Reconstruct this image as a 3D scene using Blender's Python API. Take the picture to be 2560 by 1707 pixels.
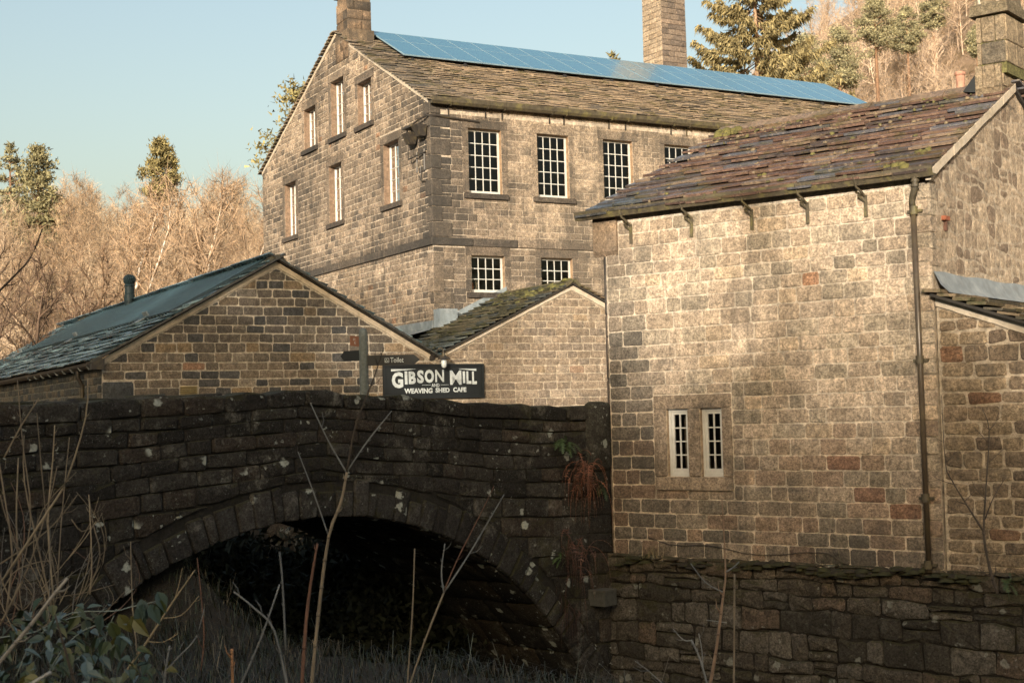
import bpy, math, random
import numpy as np
from mathutils import Vector, Matrix
rnd = random.Random(7)
for o in list(bpy.data.objects):
    bpy.data.objects.remove(o)
scene = bpy.context.scene
COL = scene.collection

# ------------------------------------------------------------------ camera
PITCH, ROLL, FPX = math.radians(2.96), math.radians(-1.5), 3556.0
_f = Vector((0, math.cos(PITCH), math.sin(PITCH)))
_u = Vector((0, -math.sin(PITCH), math.cos(PITCH)))
_x = Vector((1, 0, 0))
CR = _x * math.cos(ROLL) + _u * math.sin(ROLL)
CU = -_x * math.sin(ROLL) + _u * math.cos(ROLL)
cam_data = bpy.data.cameras.new('camera')
cam = bpy.data.objects.new('camera', cam_data)
COL.objects.link(cam)
cam.matrix_world = Matrix(((CR.x, CU.x, -_f.x, 0), (CR.y, CU.y, -_f.y, 0), (CR.z, CU.z, -_f.z, 0), (0, 0, 0, 1)))
cam_data.sensor_width = 36.0
cam_data.lens = FPX / 2560 * 36.0
cam_data.clip_start = 0.1
cam_data.clip_end = 3000
cam_data.dof.use_dof = True
cam_data.dof.focus_distance = 26
cam_data.dof.aperture_fstop = 9.0
scene.camera = cam

# ------------------------------------------------------------------ sky, sun, exposure
SUN_EL = math.radians(13.5)
SUN_H = Vector((-0.24, -0.971, 0)).normalized()          # horizontal direction towards the sun
TO_SUN = SUN_H * math.cos(SUN_EL) + Vector((0, 0, math.sin(SUN_EL)))
world = bpy.data.worlds.new('World')
scene.world = world
world.use_nodes = True
wn = world.node_tree
wn.nodes.clear()
sky = wn.nodes.new('ShaderNodeTexSky')
sky.sky_type = 'NISHITA'
sky.sun_disc = False
sky.sun_elevation = SUN_EL
sky.sun_rotation = math.atan2(TO_SUN.x, TO_SUN.y)
sky.altitude = 200
sky.air_density = 1.28
sky.dust_density = 5.8
sky.ozone_density = 0.35
bg = wn.nodes.new('ShaderNodeBackground')
bg.inputs['Strength'].default_value = 0.15
wo = wn.nodes.new('ShaderNodeOutputWorld')
wn.links.new(sky.outputs[0], bg.inputs[0])
wn.links.new(bg.outputs[0], wo.inputs[0])
sun_d = bpy.data.lights.new('sun', 'SUN')
sun_d.energy = 4.1
sun_d.angle = math.radians(0.53)
sun_d.color = (1.0, 0.895, 0.77)
sun = bpy.data.objects.new('sun', sun_d)
COL.objects.link(sun)
sun.rotation_euler = TO_SUN.to_track_quat('Z', 'Y').to_euler()
scene.view_settings.view_transform = 'Standard'
scene.view_settings.look = 'None'
scene.view_settings.exposure = 0.66
scene.view_settings.gamma = 1.0
scene.view_settings.use_curve_mapping = False
scene.render.engine = 'CYCLES'

# ------------------------------------------------------------------ helpers
def ray(px, py):
    d = CR * ((px - 1280) / FPX) + CU * ((853.5 - py) / FPX) + _f
    return d / d.y
def at(px, py, depth):
    return ray(px, py) * depth
def proj(p):
    d = p.dot(_f)
    if d < 0.1:
        return None
    return 1280 + FPX * p.dot(CR) / d, 853.5 - FPX * p.dot(CU) / d, d
def hd(a):
    a = math.radians(a)
    return Vector((math.sin(a), math.cos(a), 0))
UP = Vector((0, 0, 1))
def J(a):
    return rnd.uniform(-a, a)
def mixc(a, b, t):
    return tuple(x + (y - x) * t for x, y in zip(a, b))
def mulc(a, s):
    return tuple(x * s for x in a)

class Fr:
    """a local frame: a along u, b along v, w along the outward normal"""
    def __init__(s, o, u, n, v=UP):
        s.o, s.u, s.n, s.v = Vector(o), Vector(u), Vector(n), Vector(v)
    def __call__(s, a, b, w=0.0):
        return s.o + s.u * a + s.v * b + s.n * w

class MB:
    def __init__(s):
        s.v, s.f, s.t = [], [], []
    def add(s, vs, fs, tint=(1, 1, 1)):
        k = len(s.v)
        s.v += [tuple(p) for p in vs]
        s.f += [tuple(i + k for i in q) for q in fs]
        s.t += [tint] * len(vs)
        return s
    def quad(s, a, b, c, d, tint=(1, 1, 1)):
        return s.add([a, b, c, d], [(0, 1, 2, 3)], tint)
    def box(s, fr, a0, a1, b0, b1, w0, w1, tint=(1, 1, 1)):
        vs = [fr(a, b, w) for w in (w0, w1) for b in (b0, b1) for a in (a0, a1)]
        return s.add(vs, [(0, 2, 3, 1), (4, 5, 7, 6), (0, 1, 5, 4), (2, 6, 7, 3), (0, 4, 6, 2), (1, 3, 7, 5)], tint)
    def prism(s, fr, prof, a0, a1, tint=(1, 1, 1)):
        """profile of (b, w) points swept along a"""
        n = len(prof)
        vs = [fr(a0, b, w) for b, w in prof] + [fr(a1, b, w) for b, w in prof]
        fs = [(i, (i + 1) % n, n + (i + 1) % n, n + i) for i in range(n)]
        fs += [tuple(range(n))[::-1], tuple(range(n, 2 * n))]
        return s.add(vs, fs, tint)
    def slab(s, fr, poly, w0, w1, tint=(1, 1, 1)):
        """polygon of (a, b) given thickness along the normal"""
        n = len(poly)
        vs = [fr(a, b, w0) for a, b in poly] + [fr(a, b, w1) for a, b in poly]
        fs = [(i, (i + 1) % n, n + (i + 1) % n, n + i) for i in range(n)]
        fs += [tuple(range(n))[::-1], tuple(range(n, 2 * n))]
        return s.add(vs, fs, tint)
    def tube(s, pts, rad, n=6, tint=(1, 1, 1), cap=True):
        pts = [Vector(p) for p in pts]
        m = len(pts)
        if not hasattr(rad, '__len__'):
            rad = [rad] * m
        vs, fs = [], []
        ref = Vector((0.3, 0.2, 1)).normalized()
        for i, p in enumerate(pts):
            d = (pts[min(i + 1, m - 1)] - pts[max(i - 1, 0)])
            d = d.normalized() if d.length > 1e-9 else Vector((0, 0, 1))
            if abs(d.dot(ref)) > 0.97:
                ref = Vector((1, 0.1, 0)).normalized()
            x = d.cross(ref).normalized()
            y = d.cross(x).normalized()
            for k in range(n):
                an = 2 * math.pi * k / n
                vs.append(p + (x * math.cos(an) + y * math.sin(an)) * rad[i])
        for i in range(m - 1):
            for k in range(n):
                k2 = (k + 1) % n
                fs.append((i * n + k, i * n + k2, (i + 1) * n + k2, (i + 1) * n + k))
        if cap:
            fs.append(tuple(range(n))[::-1])
            fs.append(tuple(range((m - 1) * n, m * n)))
        return s.add(vs, fs, tint)
    def build(s, name, mat, parent=None, smooth=False, kind=None, label=None):
        me = bpy.data.meshes.new(name)
        me.from_pydata(s.v, [], s.f)
        at_ = me.attributes.new('tint', 'FLOAT_COLOR', 'POINT')
        buf = np.ones((len(s.v), 4), np.float32)
        buf[:, :3] = s.t
        at_.data.foreach_set('color', buf.ravel())
        if smooth:
            me.polygons.foreach_set('use_smooth', [True] * len(me.polygons))
        me.materials.append(mat)
        return link(name, me, parent, kind, label)

def link(name, me, parent=None, kind=None, label=None):
    o = bpy.data.objects.new(name, me)
    COL.objects.link(o)
    if parent is not None:
        o.parent = parent
        o.matrix_parent_inverse = Matrix.Translation(-Vector(parent.get('_w', (0, 0, 0))))
    if kind:
        o['kind'] = kind
    if label:
        o['label'] = label
    return o
def tag(o, label, cat, group=None):
    o['label'] = label
    o['category'] = cat
    if group:
        o['group'] = group
    return o
THINGS = []
def thing(name, label, cat, loc, group=None):
    o = bpy.data.objects.new(name, None)
    o.empty_display_size = 0.2
    COL.objects.link(o)
    o.location = loc
    o['_w'] = tuple(loc)
    THINGS.append(o)
    return tag(o, label, cat, group)
def fastmesh(name, V, Q, mat, tint, parent=None, kind=None, smooth=False):
    """V (n,3) points, Q (m,k) faces of equal size, tint (n,3)"""
    V = np.asarray(V, np.float32)
    Q = np.asarray(Q, np.int32)
    m, k = Q.shape
    me = bpy.data.meshes.new(name)
    me.vertices.add(len(V))
    me.vertices.foreach_set('co', V.ravel())
    me.loops.add(m * k)
    me.loops.foreach_set('vertex_index', Q.ravel())
    me.polygons.add(m)
    me.polygons.foreach_set('loop_start', np.arange(0, m * k, k, dtype=np.int32))
    at_ = me.attributes.new('tint', 'FLOAT_COLOR', 'POINT')
    buf = np.ones((len(V), 4), np.float32)
    buf[:, :3] = tint
    at_.data.foreach_set('color', buf.ravel())
    me.update(calc_edges=True)
    if smooth:
        me.polygons.foreach_set('use_smooth', [True] * m)
    me.materials.append(mat)
    return link(name, me, parent, kind)

# ------------------------------------------------------------------ materials
class N:
    def __init__(s, name, rough=0.9):
        s.m = bpy.data.materials.new(name)
        s.m.use_nodes = True
        s.t = s.m.node_tree
        s.t.nodes.clear()
        s.out = s.t.nodes.new('ShaderNodeOutputMaterial')
        s.b = s.t.nodes.new('ShaderNodeBsdfPrincipled')
        s.b.inputs['Roughness'].default_value = rough
        s.t.links.new(s.b.outputs[0], s.out.inputs[0])
        s.pos = s.t.nodes.new('ShaderNodeNewGeometry')
    def L(s, a, b):
        s.t.links.new(a, b)
    def put(s, sock, v):
        if hasattr(v, 'is_linked'):
            s.L(v, sock)
        else:
            sock.default_value = v
    def scale(s, v3):
        n = s.t.nodes.new('ShaderNodeMapping')
        n.inputs['Scale'].default_value = v3
        s.L(s.pos.outputs['Position'], n.inputs['Vector'])
        return n.outputs[0]
    def noise(s, sc, detail=4, rough=0.6, vec=None, dist=0.0):
        n = s.t.nodes.new('ShaderNodeTexNoise')
        n.inputs['Scale'].default_value = sc
        n.inputs['Detail'].default_value = detail
        n.inputs['Roughness'].default_value = rough
        n.inputs['Distortion'].default_value = dist
        s.L(vec or s.pos.outputs['Position'], n.inputs['Vector'])
        return n.outputs['Fac']
    def voro(s, sc, vec=None, rand=1.0):
        n = s.t.nodes.new('ShaderNodeTexVoronoi')
        n.inputs['Scale'].default_value = sc
        n.inputs['Randomness'].default_value = rand
        s.L(vec or s.pos.outputs['Position'], n.inputs['Vector'])
        return n.outputs['Distance']
    def ramp(s, v, lo, hi, a=0.0, b=1.0):
        n = s.t.nodes.new('ShaderNodeMapRange')
        n.interpolation_type = 'SMOOTHSTEP'
        for i, q in enumerate((v, lo, hi, a, b)):
            s.put(n.inputs[i], q)
        return n.outputs[0]
    def math(s, op, a, b=0.0):
        n = s.t.nodes.new('ShaderNodeMath')
        n.operation = op
        s.put(n.inputs[0], a)
        s.put(n.inputs[1], b)
        return n.outputs[0]
    def mix(s, f, a, b, mode='MIX'):
        n = s.t.nodes.new('ShaderNodeMixRGB')
        n.blend_type = mode
        s.put(n.inputs[0], f)
        s.put(n.inputs[1], a if hasattr(a, 'is_linked') else tuple(a) + (1,))
        s.put(n.inputs[2], b if hasattr(b, 'is_linked') else tuple(b) + (1,))
        return n.outputs[0]
    def tint(s):
        n = s.t.nodes.new('ShaderNodeAttribute')
        n.attribute_name = 'tint'
        return n.outputs['Color']
    def gain(s, c, v):
        n = s.t.nodes.new('ShaderNodeVectorMath')
        n.operation = 'SCALE'
        s.L(c, n.inputs[0])
        s.put(n.inputs['Scale'], v)
        return n.outputs[0]
    def up(s):
        n = s.t.nodes.new('ShaderNodeSeparateXYZ')
        s.L(s.pos.outputs['Normal'], n.inputs[0])
        return n.outputs[2]
    def zpos(s):
        n = s.t.nodes.new('ShaderNodeSeparateXYZ')
        s.L(s.pos.outputs['Position'], n.inputs[0])
        return n.outputs[2]
    def bump(s, h, strength=0.4, dist=0.02):
        n = s.t.nodes.new('ShaderNodeBump')
        n.inputs['Strength'].default_value = strength
        n.inputs['Distance'].default_value = dist
        s.L(h, n.inputs['Height'])
        s.L(n.outputs[0], s.b.inputs['Normal'])
    def col(s, c):
        s.put(s.b.inputs['Base Color'], c if hasattr(c, 'is_linked') else tuple(c) + (1,))
        return s

def stone_mat(name, soot=0.5, soot_c=(0.05, 0.047, 0.042), moss=0.0, lichen=0.0, lich_c=(0.42, 0.46, 0.42), grain=0.5,
              rough=0.92, sscale=0.55, slo=0.5, shi=0.68, spec=0.3):
    m = N(name, rough)
    m.b.inputs['Specular IOR Level'].default_value = spec
    g1 = m.noise(30, 5, 0.85)
    g2 = m.noise(9, 6, 0.75)
    c = m.gain(m.tint(), m.ramp(g2, 0.28, 0.72, 0.58, 1.42))
    c = m.gain(c, m.ramp(g1, 0.36, 0.64, 1 - grain * 0.7, 1 + grain * 0.6))
    if soot:
        s1 = m.noise(sscale, 6, 0.68, m.scale((1, 1, 1.6)))
        s2 = m.noise(2.2, 4, 0.7, m.scale((1.6, 1.6, 0.22)))
        f = m.math('MULTIPLY', m.ramp(m.math('ADD', m.math('MULTIPLY', s1, 0.7), m.math('MULTIPLY', s2, 0.3)), slo, shi), soot)
        f = m.math('MULTIPLY', f, m.ramp(g2, 0.3, 0.62, 0.55, 1.0))
        c = m.mix(f, c, soot_c)
        s3 = m.math('MULTIPLY', m.ramp(m.noise(3.1, 5, 0.72), 0.52, 0.66), 0.55 * soot)
        c = m.mix(s3, c, mulc(soot_c, 1.6))
    if lichen:
        wv = m.t.nodes.new('ShaderNodeVectorMath')
        wv.operation = 'ADD'
        nz = m.t.nodes.new('ShaderNodeTexNoise')
        nz.inputs['Scale'].default_value = 14
        m.L(m.pos.outputs['Position'], nz.inputs['Vector'])
        sc_ = m.gain(nz.outputs['Color'], 0.12)
        m.L(m.pos.outputs['Position'], wv.inputs[0])
        m.L(sc_, wv.inputs[1])
        patch = m.noise(0.9, 4, 0.6)
        stain = m.math('MULTIPLY', m.ramp(m.noise(3.2, 9, 0.84), 0.5, 0.66), m.ramp(patch, 0.4, 0.58))
        c = m.mix(m.math('MULTIPLY', stain, lichen * 0.8), c, (0.2, 0.195, 0.17))
        spk = m.math('MULTIPLY', m.ramp(m.noise(48, 3, 0.8), 0.56, 0.68), m.ramp(m.noise(1.7, 5, 0.7), 0.44, 0.6))
        c = m.mix(m.math('MULTIPLY', spk, lichen * 0.45), c, (0.19, 0.185, 0.165))
        big = m.math('MULTIPLY', m.ramp(m.voro(2.6, wv.outputs[0]), 0.2, 0.14), m.ramp(m.noise(1.1, 2), 0.44, 0.5))
        med = m.math('MULTIPLY', m.ramp(m.voro(8.0, wv.outputs[0]), 0.22, 0.13), m.ramp(m.noise(1.9, 3), 0.53, 0.6))
        sm = m.math('MULTIPLY', m.ramp(m.voro(24, wv.outputs[0]), 0.26, 0.12), m.ramp(m.noise(2.6, 4), 0.48, 0.6))
        f = m.math('MAXIMUM', m.math('MAXIMUM', big, m.math('MULTIPLY', med, 0.75)), m.math('MULTIPLY', sm, 0.3))
        f = m.math('MULTIPLY', f, m.ramp(g1, 0.25, 0.6, 0.5, 1.0))
        c = m.mix(m.math('MULTIPLY', f, lichen), c, lich_c)
    if moss:
        mn = m.noise(1.1, 6, 0.7)
        f = m.math('ADD', m.math('MULTIPLY', m.up(), 0.22), mn)
        f = m.math('MULTIPLY', m.ramp(f, 0.56, 0.68), moss)
        c = m.mix(f, c, m.mix(m.noise(30, 2), (0.016, 0.018, 0.006), (0.055, 0.052, 0.014)))
    m.col(c)
    h = m.math('ADD', m.math('MULTIPLY', g1, 0.7), m.math('MULTIPLY', g2, 1.1))
    m.bump(h, 0.9, 0.032)
    return m.m

def plain_mat(name, c, rough=0.6, metal=0.0, var=0.25, sc=8.0, bump=0.15, spec=0.5, use_tint=False, dirt=None):
    m = N(name, rough)
    m.b.inputs['Metallic'].default_value = metal
    m.b.inputs['Specular IOR Level'].default_value = spec
    n = m.noise(sc, 5, 0.65)
    base = m.tint() if use_tint else m.mix(0.0, c, c)
    col_ = m.gain(base, m.ramp(n, 0.25, 0.75, 1 - var, 1 + var))
    if dirt:
        col_ = m.mix(m.math('MULTIPLY', m.ramp(m.noise(3.1, 5, 0.7), 0.48, 0.66), dirt[1]), col_, dirt[0])
    m.col(col_)
    if bump:
        m.bump(m.noise(sc * 4, 3), bump, 0.01)
    return m.m

M = {}
M['cottage'] = stone_mat('cottage_stone', 0.55, (0.045, 0.045, 0.042), moss=0.0, sscale=0.4, slo=0.5, shi=0.62, grain=0.7)
M['mill'] = stone_mat('mill_stone', 0.72, (0.04, 0.038, 0.034), sscale=0.3, slo=0.47, shi=0.57, grain=0.8)
M['shed'] = stone_mat('shed_stone', 0.5, (0.05, 0.054, 0.056), sscale=0.4, slo=0.5, shi=0.66, grain=0.6)
M['rubble'] = stone_mat('rubble_stone', 0.5, (0.07, 0.062, 0.05), sscale=0.7)
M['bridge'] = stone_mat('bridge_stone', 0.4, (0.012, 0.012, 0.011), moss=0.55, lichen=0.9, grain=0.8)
M['retain'] = stone_mat('retaining_stone', 0.6, (0.012, 0.012, 0.01), moss=0.6, lichen=0.4, grain=0.8)
M['joint'] = stone_mat('dark_joint', 0.0, moss=0.7, grain=0.3)
M['mortar'] = stone_mat('lime_mortar', 0.7, (0.12, 0.105, 0.08), sscale=0.4, grain=0.25, slo=0.55, shi=0.7)
M['mortar_mill'] = stone_mat('mill_mortar', 0.75, (0.1, 0.088, 0.068), sscale=0.35, grain=0.3)
M['stack'] = stone_mat('stack_stone', 0.45, (0.08, 0.07, 0.055), sscale=0.5)
M['white'] = plain_mat('white_paint', (0.54, 0.54, 0.5), 0.45, var=0.08, sc=6, bump=0.05, dirt=((0.4, 0.38, 0.33), 0.35))
M['slate_warm'] = None

def slate_mat(name, rough, moss, moss_c, lich, wet=0.0):
    m = N(name, rough)
    g = m.noise(14, 5, 0.7)
    c = m.gain(m.tint(), m.ramp(g, 0.25, 0.75, 0.6, 1.35))
    l1 = m.math('MULTIPLY', m.ramp(m.noise(7, 5, 0.75), 0.57, 0.66), lich)
    c = m.mix(l1, c, (0.3, 0.24, 0.16))
    f = m.math('MULTIPLY', m.ramp(m.noise(1.6, 7, 0.75), 0.5, 0.62), moss)
    c = m.mix(f, c, moss_c)
    m.col(c)
    r = m.ramp(m.noise(3.0, 4), 0.35, 0.65, max(0.12, rough - wet), rough)
    r = m.math('MAXIMUM', r, m.math('MULTIPLY', m.math('MAXIMUM', f, l1), 0.9))
    m.L(r, m.b.inputs['Roughness'])
    m.bump(m.math('ADD', m.noise(45, 4), m.math('MULTIPLY', g, 1.5)), 0.55, 0.012)
    return m.m
M['slate_cot'] = slate_mat('cottage_slate', 0.5, 0.5, (0.075, 0.07, 0.022), 0.85, 0.3)
M['slate_mill'] = slate_mat('mill_slate', 0.8, 0.65, (0.11, 0.1, 0.038), 0.35, 0.1)
M['slate_shed'] = slate_mat('shed_slate', 0.32, 0.2, (0.03, 0.035, 0.02), 0.15, 0.25)
M['slate_moss'] = slate_mat('mossy_slate', 0.75, 0.9, (0.05, 0.05, 0.016), 0.12, 0.15)
M['roofbed'] = plain_mat('roof_bed', (0.03, 0.027, 0.022), 0.95)
M['iron'] = plain_mat('black_iron', (0.035, 0.03, 0.025), 0.5, var=0.4, sc=14, bump=0.3, dirt=((0.14, 0.11, 0.05), 0.55))
M['gutter'] = plain_mat('old_gutter', (0.07, 0.058, 0.036), 0.6, var=0.4, sc=10, bump=0.4, dirt=((0.16, 0.14, 0.05), 0.75))
M['pipe'] = plain_mat('brown_pipe', (0.075, 0.058, 0.04), 0.32, var=0.25, sc=9, bump=0.1, dirt=((0.15, 0.12, 0.06), 0.3))
M['lead'] = plain_mat('lead_sheet', (0.19, 0.225, 0.24), 0.5, metal=0.0, var=0.25, sc=5, bump=0.2, dirt=((0.33, 0.36, 0.37), 0.6))
M['moss'] = plain_mat('moss', (0.06, 0.06, 0.015), 0.95, var=0.5, sc=20, bump=0.8)
M['interior'] = plain_mat('dark_interior', (0.03, 0.028, 0.025), 0.95)
M['plaster'] = plain_mat('verge_mortar', (0.5, 0.43, 0.33), 0.9, var=0.15, sc=9, bump=0.4, dirt=((0.2, 0.16, 0.1), 0.45))
M['tinted'] = plain_mat('tinted', (1, 1, 1), 0.85, var=0.3, sc=12, use_tint=True)
def glass_mat():
    m = N('window_glass')
    t = m.t
    tr = t.nodes.new('ShaderNodeBsdfTransparent')
    tr.inputs[0].default_value = (0.7, 0.72, 0.7, 1)
    gl = t.nodes.new('ShaderNodeBsdfGlossy')
    gl.inputs['Roughness'].default_value = 0.03
    fz = t.nodes.new('ShaderNodeFresnel')
    fz.inputs['IOR'].default_value = 1.5
    bp = t.nodes.new('ShaderNodeBump')
    bp.inputs['Strength'].default_value = 0.25
    bp.inputs['Distance'].default_value = 0.05
    m.L(m.noise(3.0, 2), bp.inputs['Height'])
    m.L(bp.outputs[0], gl.inputs['Normal'])
    mx = t.nodes.new('ShaderNodeMixShader')
    m.L(fz.outputs[0], mx.inputs[0])
    m.L(tr.outputs[0], mx.inputs[1])
    m.L(gl.outputs[0], mx.inputs[2])
    m.L(mx.outputs[0], m.out.inputs[0])
    return m.m
M['glass'] = glass_mat()
def leaf_mat(name, rough=0.7, trans=0.0, spec=0.3, var=0.3):
    m = N(name, rough)
    m.b.inputs['Specular IOR Level'].default_value = spec
    m.col(m.gain(m.tint(), m.ramp(m.noise(2.5, 3), 0.3, 0.7, 1 - var, 1 + var)))
    if trans:
        m.b.inputs['Transmission Weight'].default_value = trans
    return m.m
M['twig'] = leaf_mat('twigs', 0.85)
M['needle'] = leaf_mat('needles', 0.75)
M['leaf'] = leaf_mat('leaves', 0.5, spec=0.5)
M['bark'] = plain_mat('bark', (1, 1, 1), 0.9, var=0.35, sc=5, bump=0.6, use_tint=True)

# ------------------------------------------------------------------ masonry
def clip_poly(poly, a, b, c):
    """keep a*u+b*v <= c"""
    out = []
    for i in range(len(poly)):
        p, q = poly[i], poly[(i + 1) % len(poly)]
        dp, dq = a * p[0] + b * p[1] - c, a * q[0] + b * q[1] - c
        if dp <= 0:
            out.append(p)
        if dp * dq < 0:
            t = dp / (dp - dq)
            out.append((p[0] + (q[0] - p[0]) * t, p[1] + (q[1] - p[1]) * t))
    return out
def area(poly):
    return 0.5 * abs(sum(p[0] * q[1] - q[0] * p[1] for p, q in zip(poly, poly[1:] + poly[:1])))
def stone(mb, fr, poly, h, tint, jit=0.006, bev=0.02, bulge=0.01, cut=0.3, back=-0.03):
    n0 = len(poly)
    pts = []
    for i in range(n0):
        p, a, b = Vector(poly[i]), Vector(poly[i - 1]), Vector(poly[(i + 1) % n0])
        for q in (a, b):
            d = q - p
            l = d.length
            if l < 1e-6:
                continue
            r = min(cut * 0.12, l * 0.3)
            pts.append((p.x + d.x / l * r + J(jit), p.y + d.y / l * r + J(jit)))
    n = len(pts)
    cx = sum(p[0] for p in pts) / n
    cy = sum(p[1] for p in pts) / n
    vs = [fr(a, b, back) for a, b in pts]
    vs += [fr(a, b, h * 0.45) for a, b in pts]
    tl = Vector((J(0.012), J(0.012)))
    for a, b in pts:
        dx, dy = cx - a, cy - b
        l = math.hypot(dx, dy) + 1e-6
        k = min(0.4, bev / l)
        vs.append(fr(a + dx * k, b + dy * k, h + J(bulge * 0.5)))
    vs.append(fr(cx + J(0.03), cy + J(0.02), h + bulge * rnd.uniform(0.3, 1.2)))
    fs = []
    for i in range(n):
        j = (i + 1) % n
        fs.append((i, j, n + j, n + i))
        fs.append((n + i, n + j, 2 * n + j, 2 * n + i))
        fs.append((2 * n + i, 2 * n + j, 3 * n))
    mb.add(vs, fs, tint)

def spans(u0, u1, w):
    """random stone edges between u0 and u1"""
    xs = [u0]
    while True:
        x = xs[-1] + rnd.uniform(*w) * (1.35 if rnd.random() < 0.12 else 1)
        if x > u1 - w[0] * 0.6:
            break
        xs.append(x)
    xs.append(u1)
    return list(zip(xs, xs[1:]))
def courses(u0, u1, v0, v1, ch, cw, obst=(), clips=(), joint=0.018, vj=0.0, breaks=None, minarea=0.004):
    """yield convex polygons of coursed stones, kept clear of the obstacle rectangles"""
    vs = [v0]
    while vs[-1] < v1 - ch[0] * 0.6:
        vs.append(vs[-1] + rnd.uniform(*ch))
    if vs[-1] > v1:
        vs[-1] = v1
    out = []
    for c0, c1 in zip(vs, vs[1:]):
        edges = {u0, u1}
        for a0, a1, b0, b1 in obst:
            if b1 > c0 + 0.01 and b0 < c1 - 0.01:
                edges |= {min(max(a0, u0), u1), min(max(a1, u0), u1)}
        edges = sorted(edges)
        for e0, e1 in zip(edges, edges[1:]):
            if e1 - e0 < 0.05:
                continue
            m = (e0 + e1) / 2
            lo, hi = c0, c1
            for a0, a1, b0, b1 in obst:
                if a0 < m < a1 and b1 > lo and b0 < hi:
                    if b0 - lo > hi - b1:
                        hi = b0
                    else:
                        lo = b1
            if hi - lo < 0.055:
                continue
            for s0, s1 in spans(e0, e1, cw):
                j = joint / 2
                p = [(s0 + j, lo + j + J(vj)), (s1 - j, lo + j + J(vj)), (s1 - j + J(vj), hi - j + J(vj)), (s0 + j + J(vj), hi - j + J(vj))]
                for cl in clips:
                    p = clip_poly(p, *cl)
                    if len(p) < 3:
                        break
                if len(p) >= 3 and area(p) > minarea:
                    out.append(p)
    return out
def rank(fr, poly):
    cx = sum(p[0] for p in poly) / len(poly)
    cy = sum(p[1] for p in poly) / len(poly)
    q = proj(fr(cx, cy))
    if q is None or not (-30 < q[0] < 2590 and -30 < q[1] < 1740):
        return 1e9
    return q[2] / math.sqrt(area(poly))
def lay(fr, polys, mat, parent, tintf, limit=300, name='stone', soft=False, **kw):
    """the stones that show largest become objects of their own, the rest one part"""
    order = sorted(polys, key=lambda p: rank(fr, p))
    rest = MB()
    for i, p in enumerate(order):
        cx = sum(q[0] for q in p) / len(p)
        cy = sum(q[1] for q in p) / len(p)
        k = dict(kw)
        h = k.pop('h', 0.02)
        h = h * rnd.uniform(0.5, 1.4)
        if i < limit and rank(fr, p) < 1e8:
            mb = MB()
            stone(mb, fr, p, h, tintf(cx, cy), **k)
            mb.build(name, mat, parent, smooth=soft)
        else:
            stone(rest, fr, p, h, tintf(cx, cy), **k)
    if rest.v:
        rest.build('far_' + name + 'work', mat, parent, smooth=soft, kind='stuff')
def wallback(fr, u0, u1, v0, topf, opens, ubreaks, mat, name, parent, reveal=0.24, tint=(0.5, 0.43, 0.32), revtint=None, w=0.0):
    """mortar face with real openings and their reveals"""
    mb = MB()
    us = sorted({u0, u1, *ubreaks, *[o[0] for o in opens], *[o[1] for o in opens]})
    us = [u for u in us if u0 <= u <= u1]
    for a, b in zip(us, us[1:]):
        m = (a + b) / 2
        cuts = sorted([(o[2], o[3]) for o in opens if o[0] - 1e-6 <= a and b <= o[1] + 1e-6])
        lo = v0
        for c0, c1 in cuts:
            mb.quad(fr(a, lo, w), fr(b, lo, w), fr(b, c0, w), fr(a, c0, w), tint)
            lo = c1
        mb.quad(fr(a, lo, w), fr(b, lo, w), fr(b, topf(b), w), fr(a, topf(a), w), tint)
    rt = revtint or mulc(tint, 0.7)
    for a0, a1, b0, b1 in opens:
        for p, q in (((a0, b0), (a0, b1)), ((a1, b1), (a1, b0)), ((a1, b0), (a0, b0)), ((a0, b1), (a1, b1))):
            mb.quad(fr(p[0], p[1], w), fr(q[0], q[1], w), fr(q[0], q[1], w - reveal), fr(p[0], p[1], w - reveal), rt)
    return mb.build(name, mat, parent)
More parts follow.
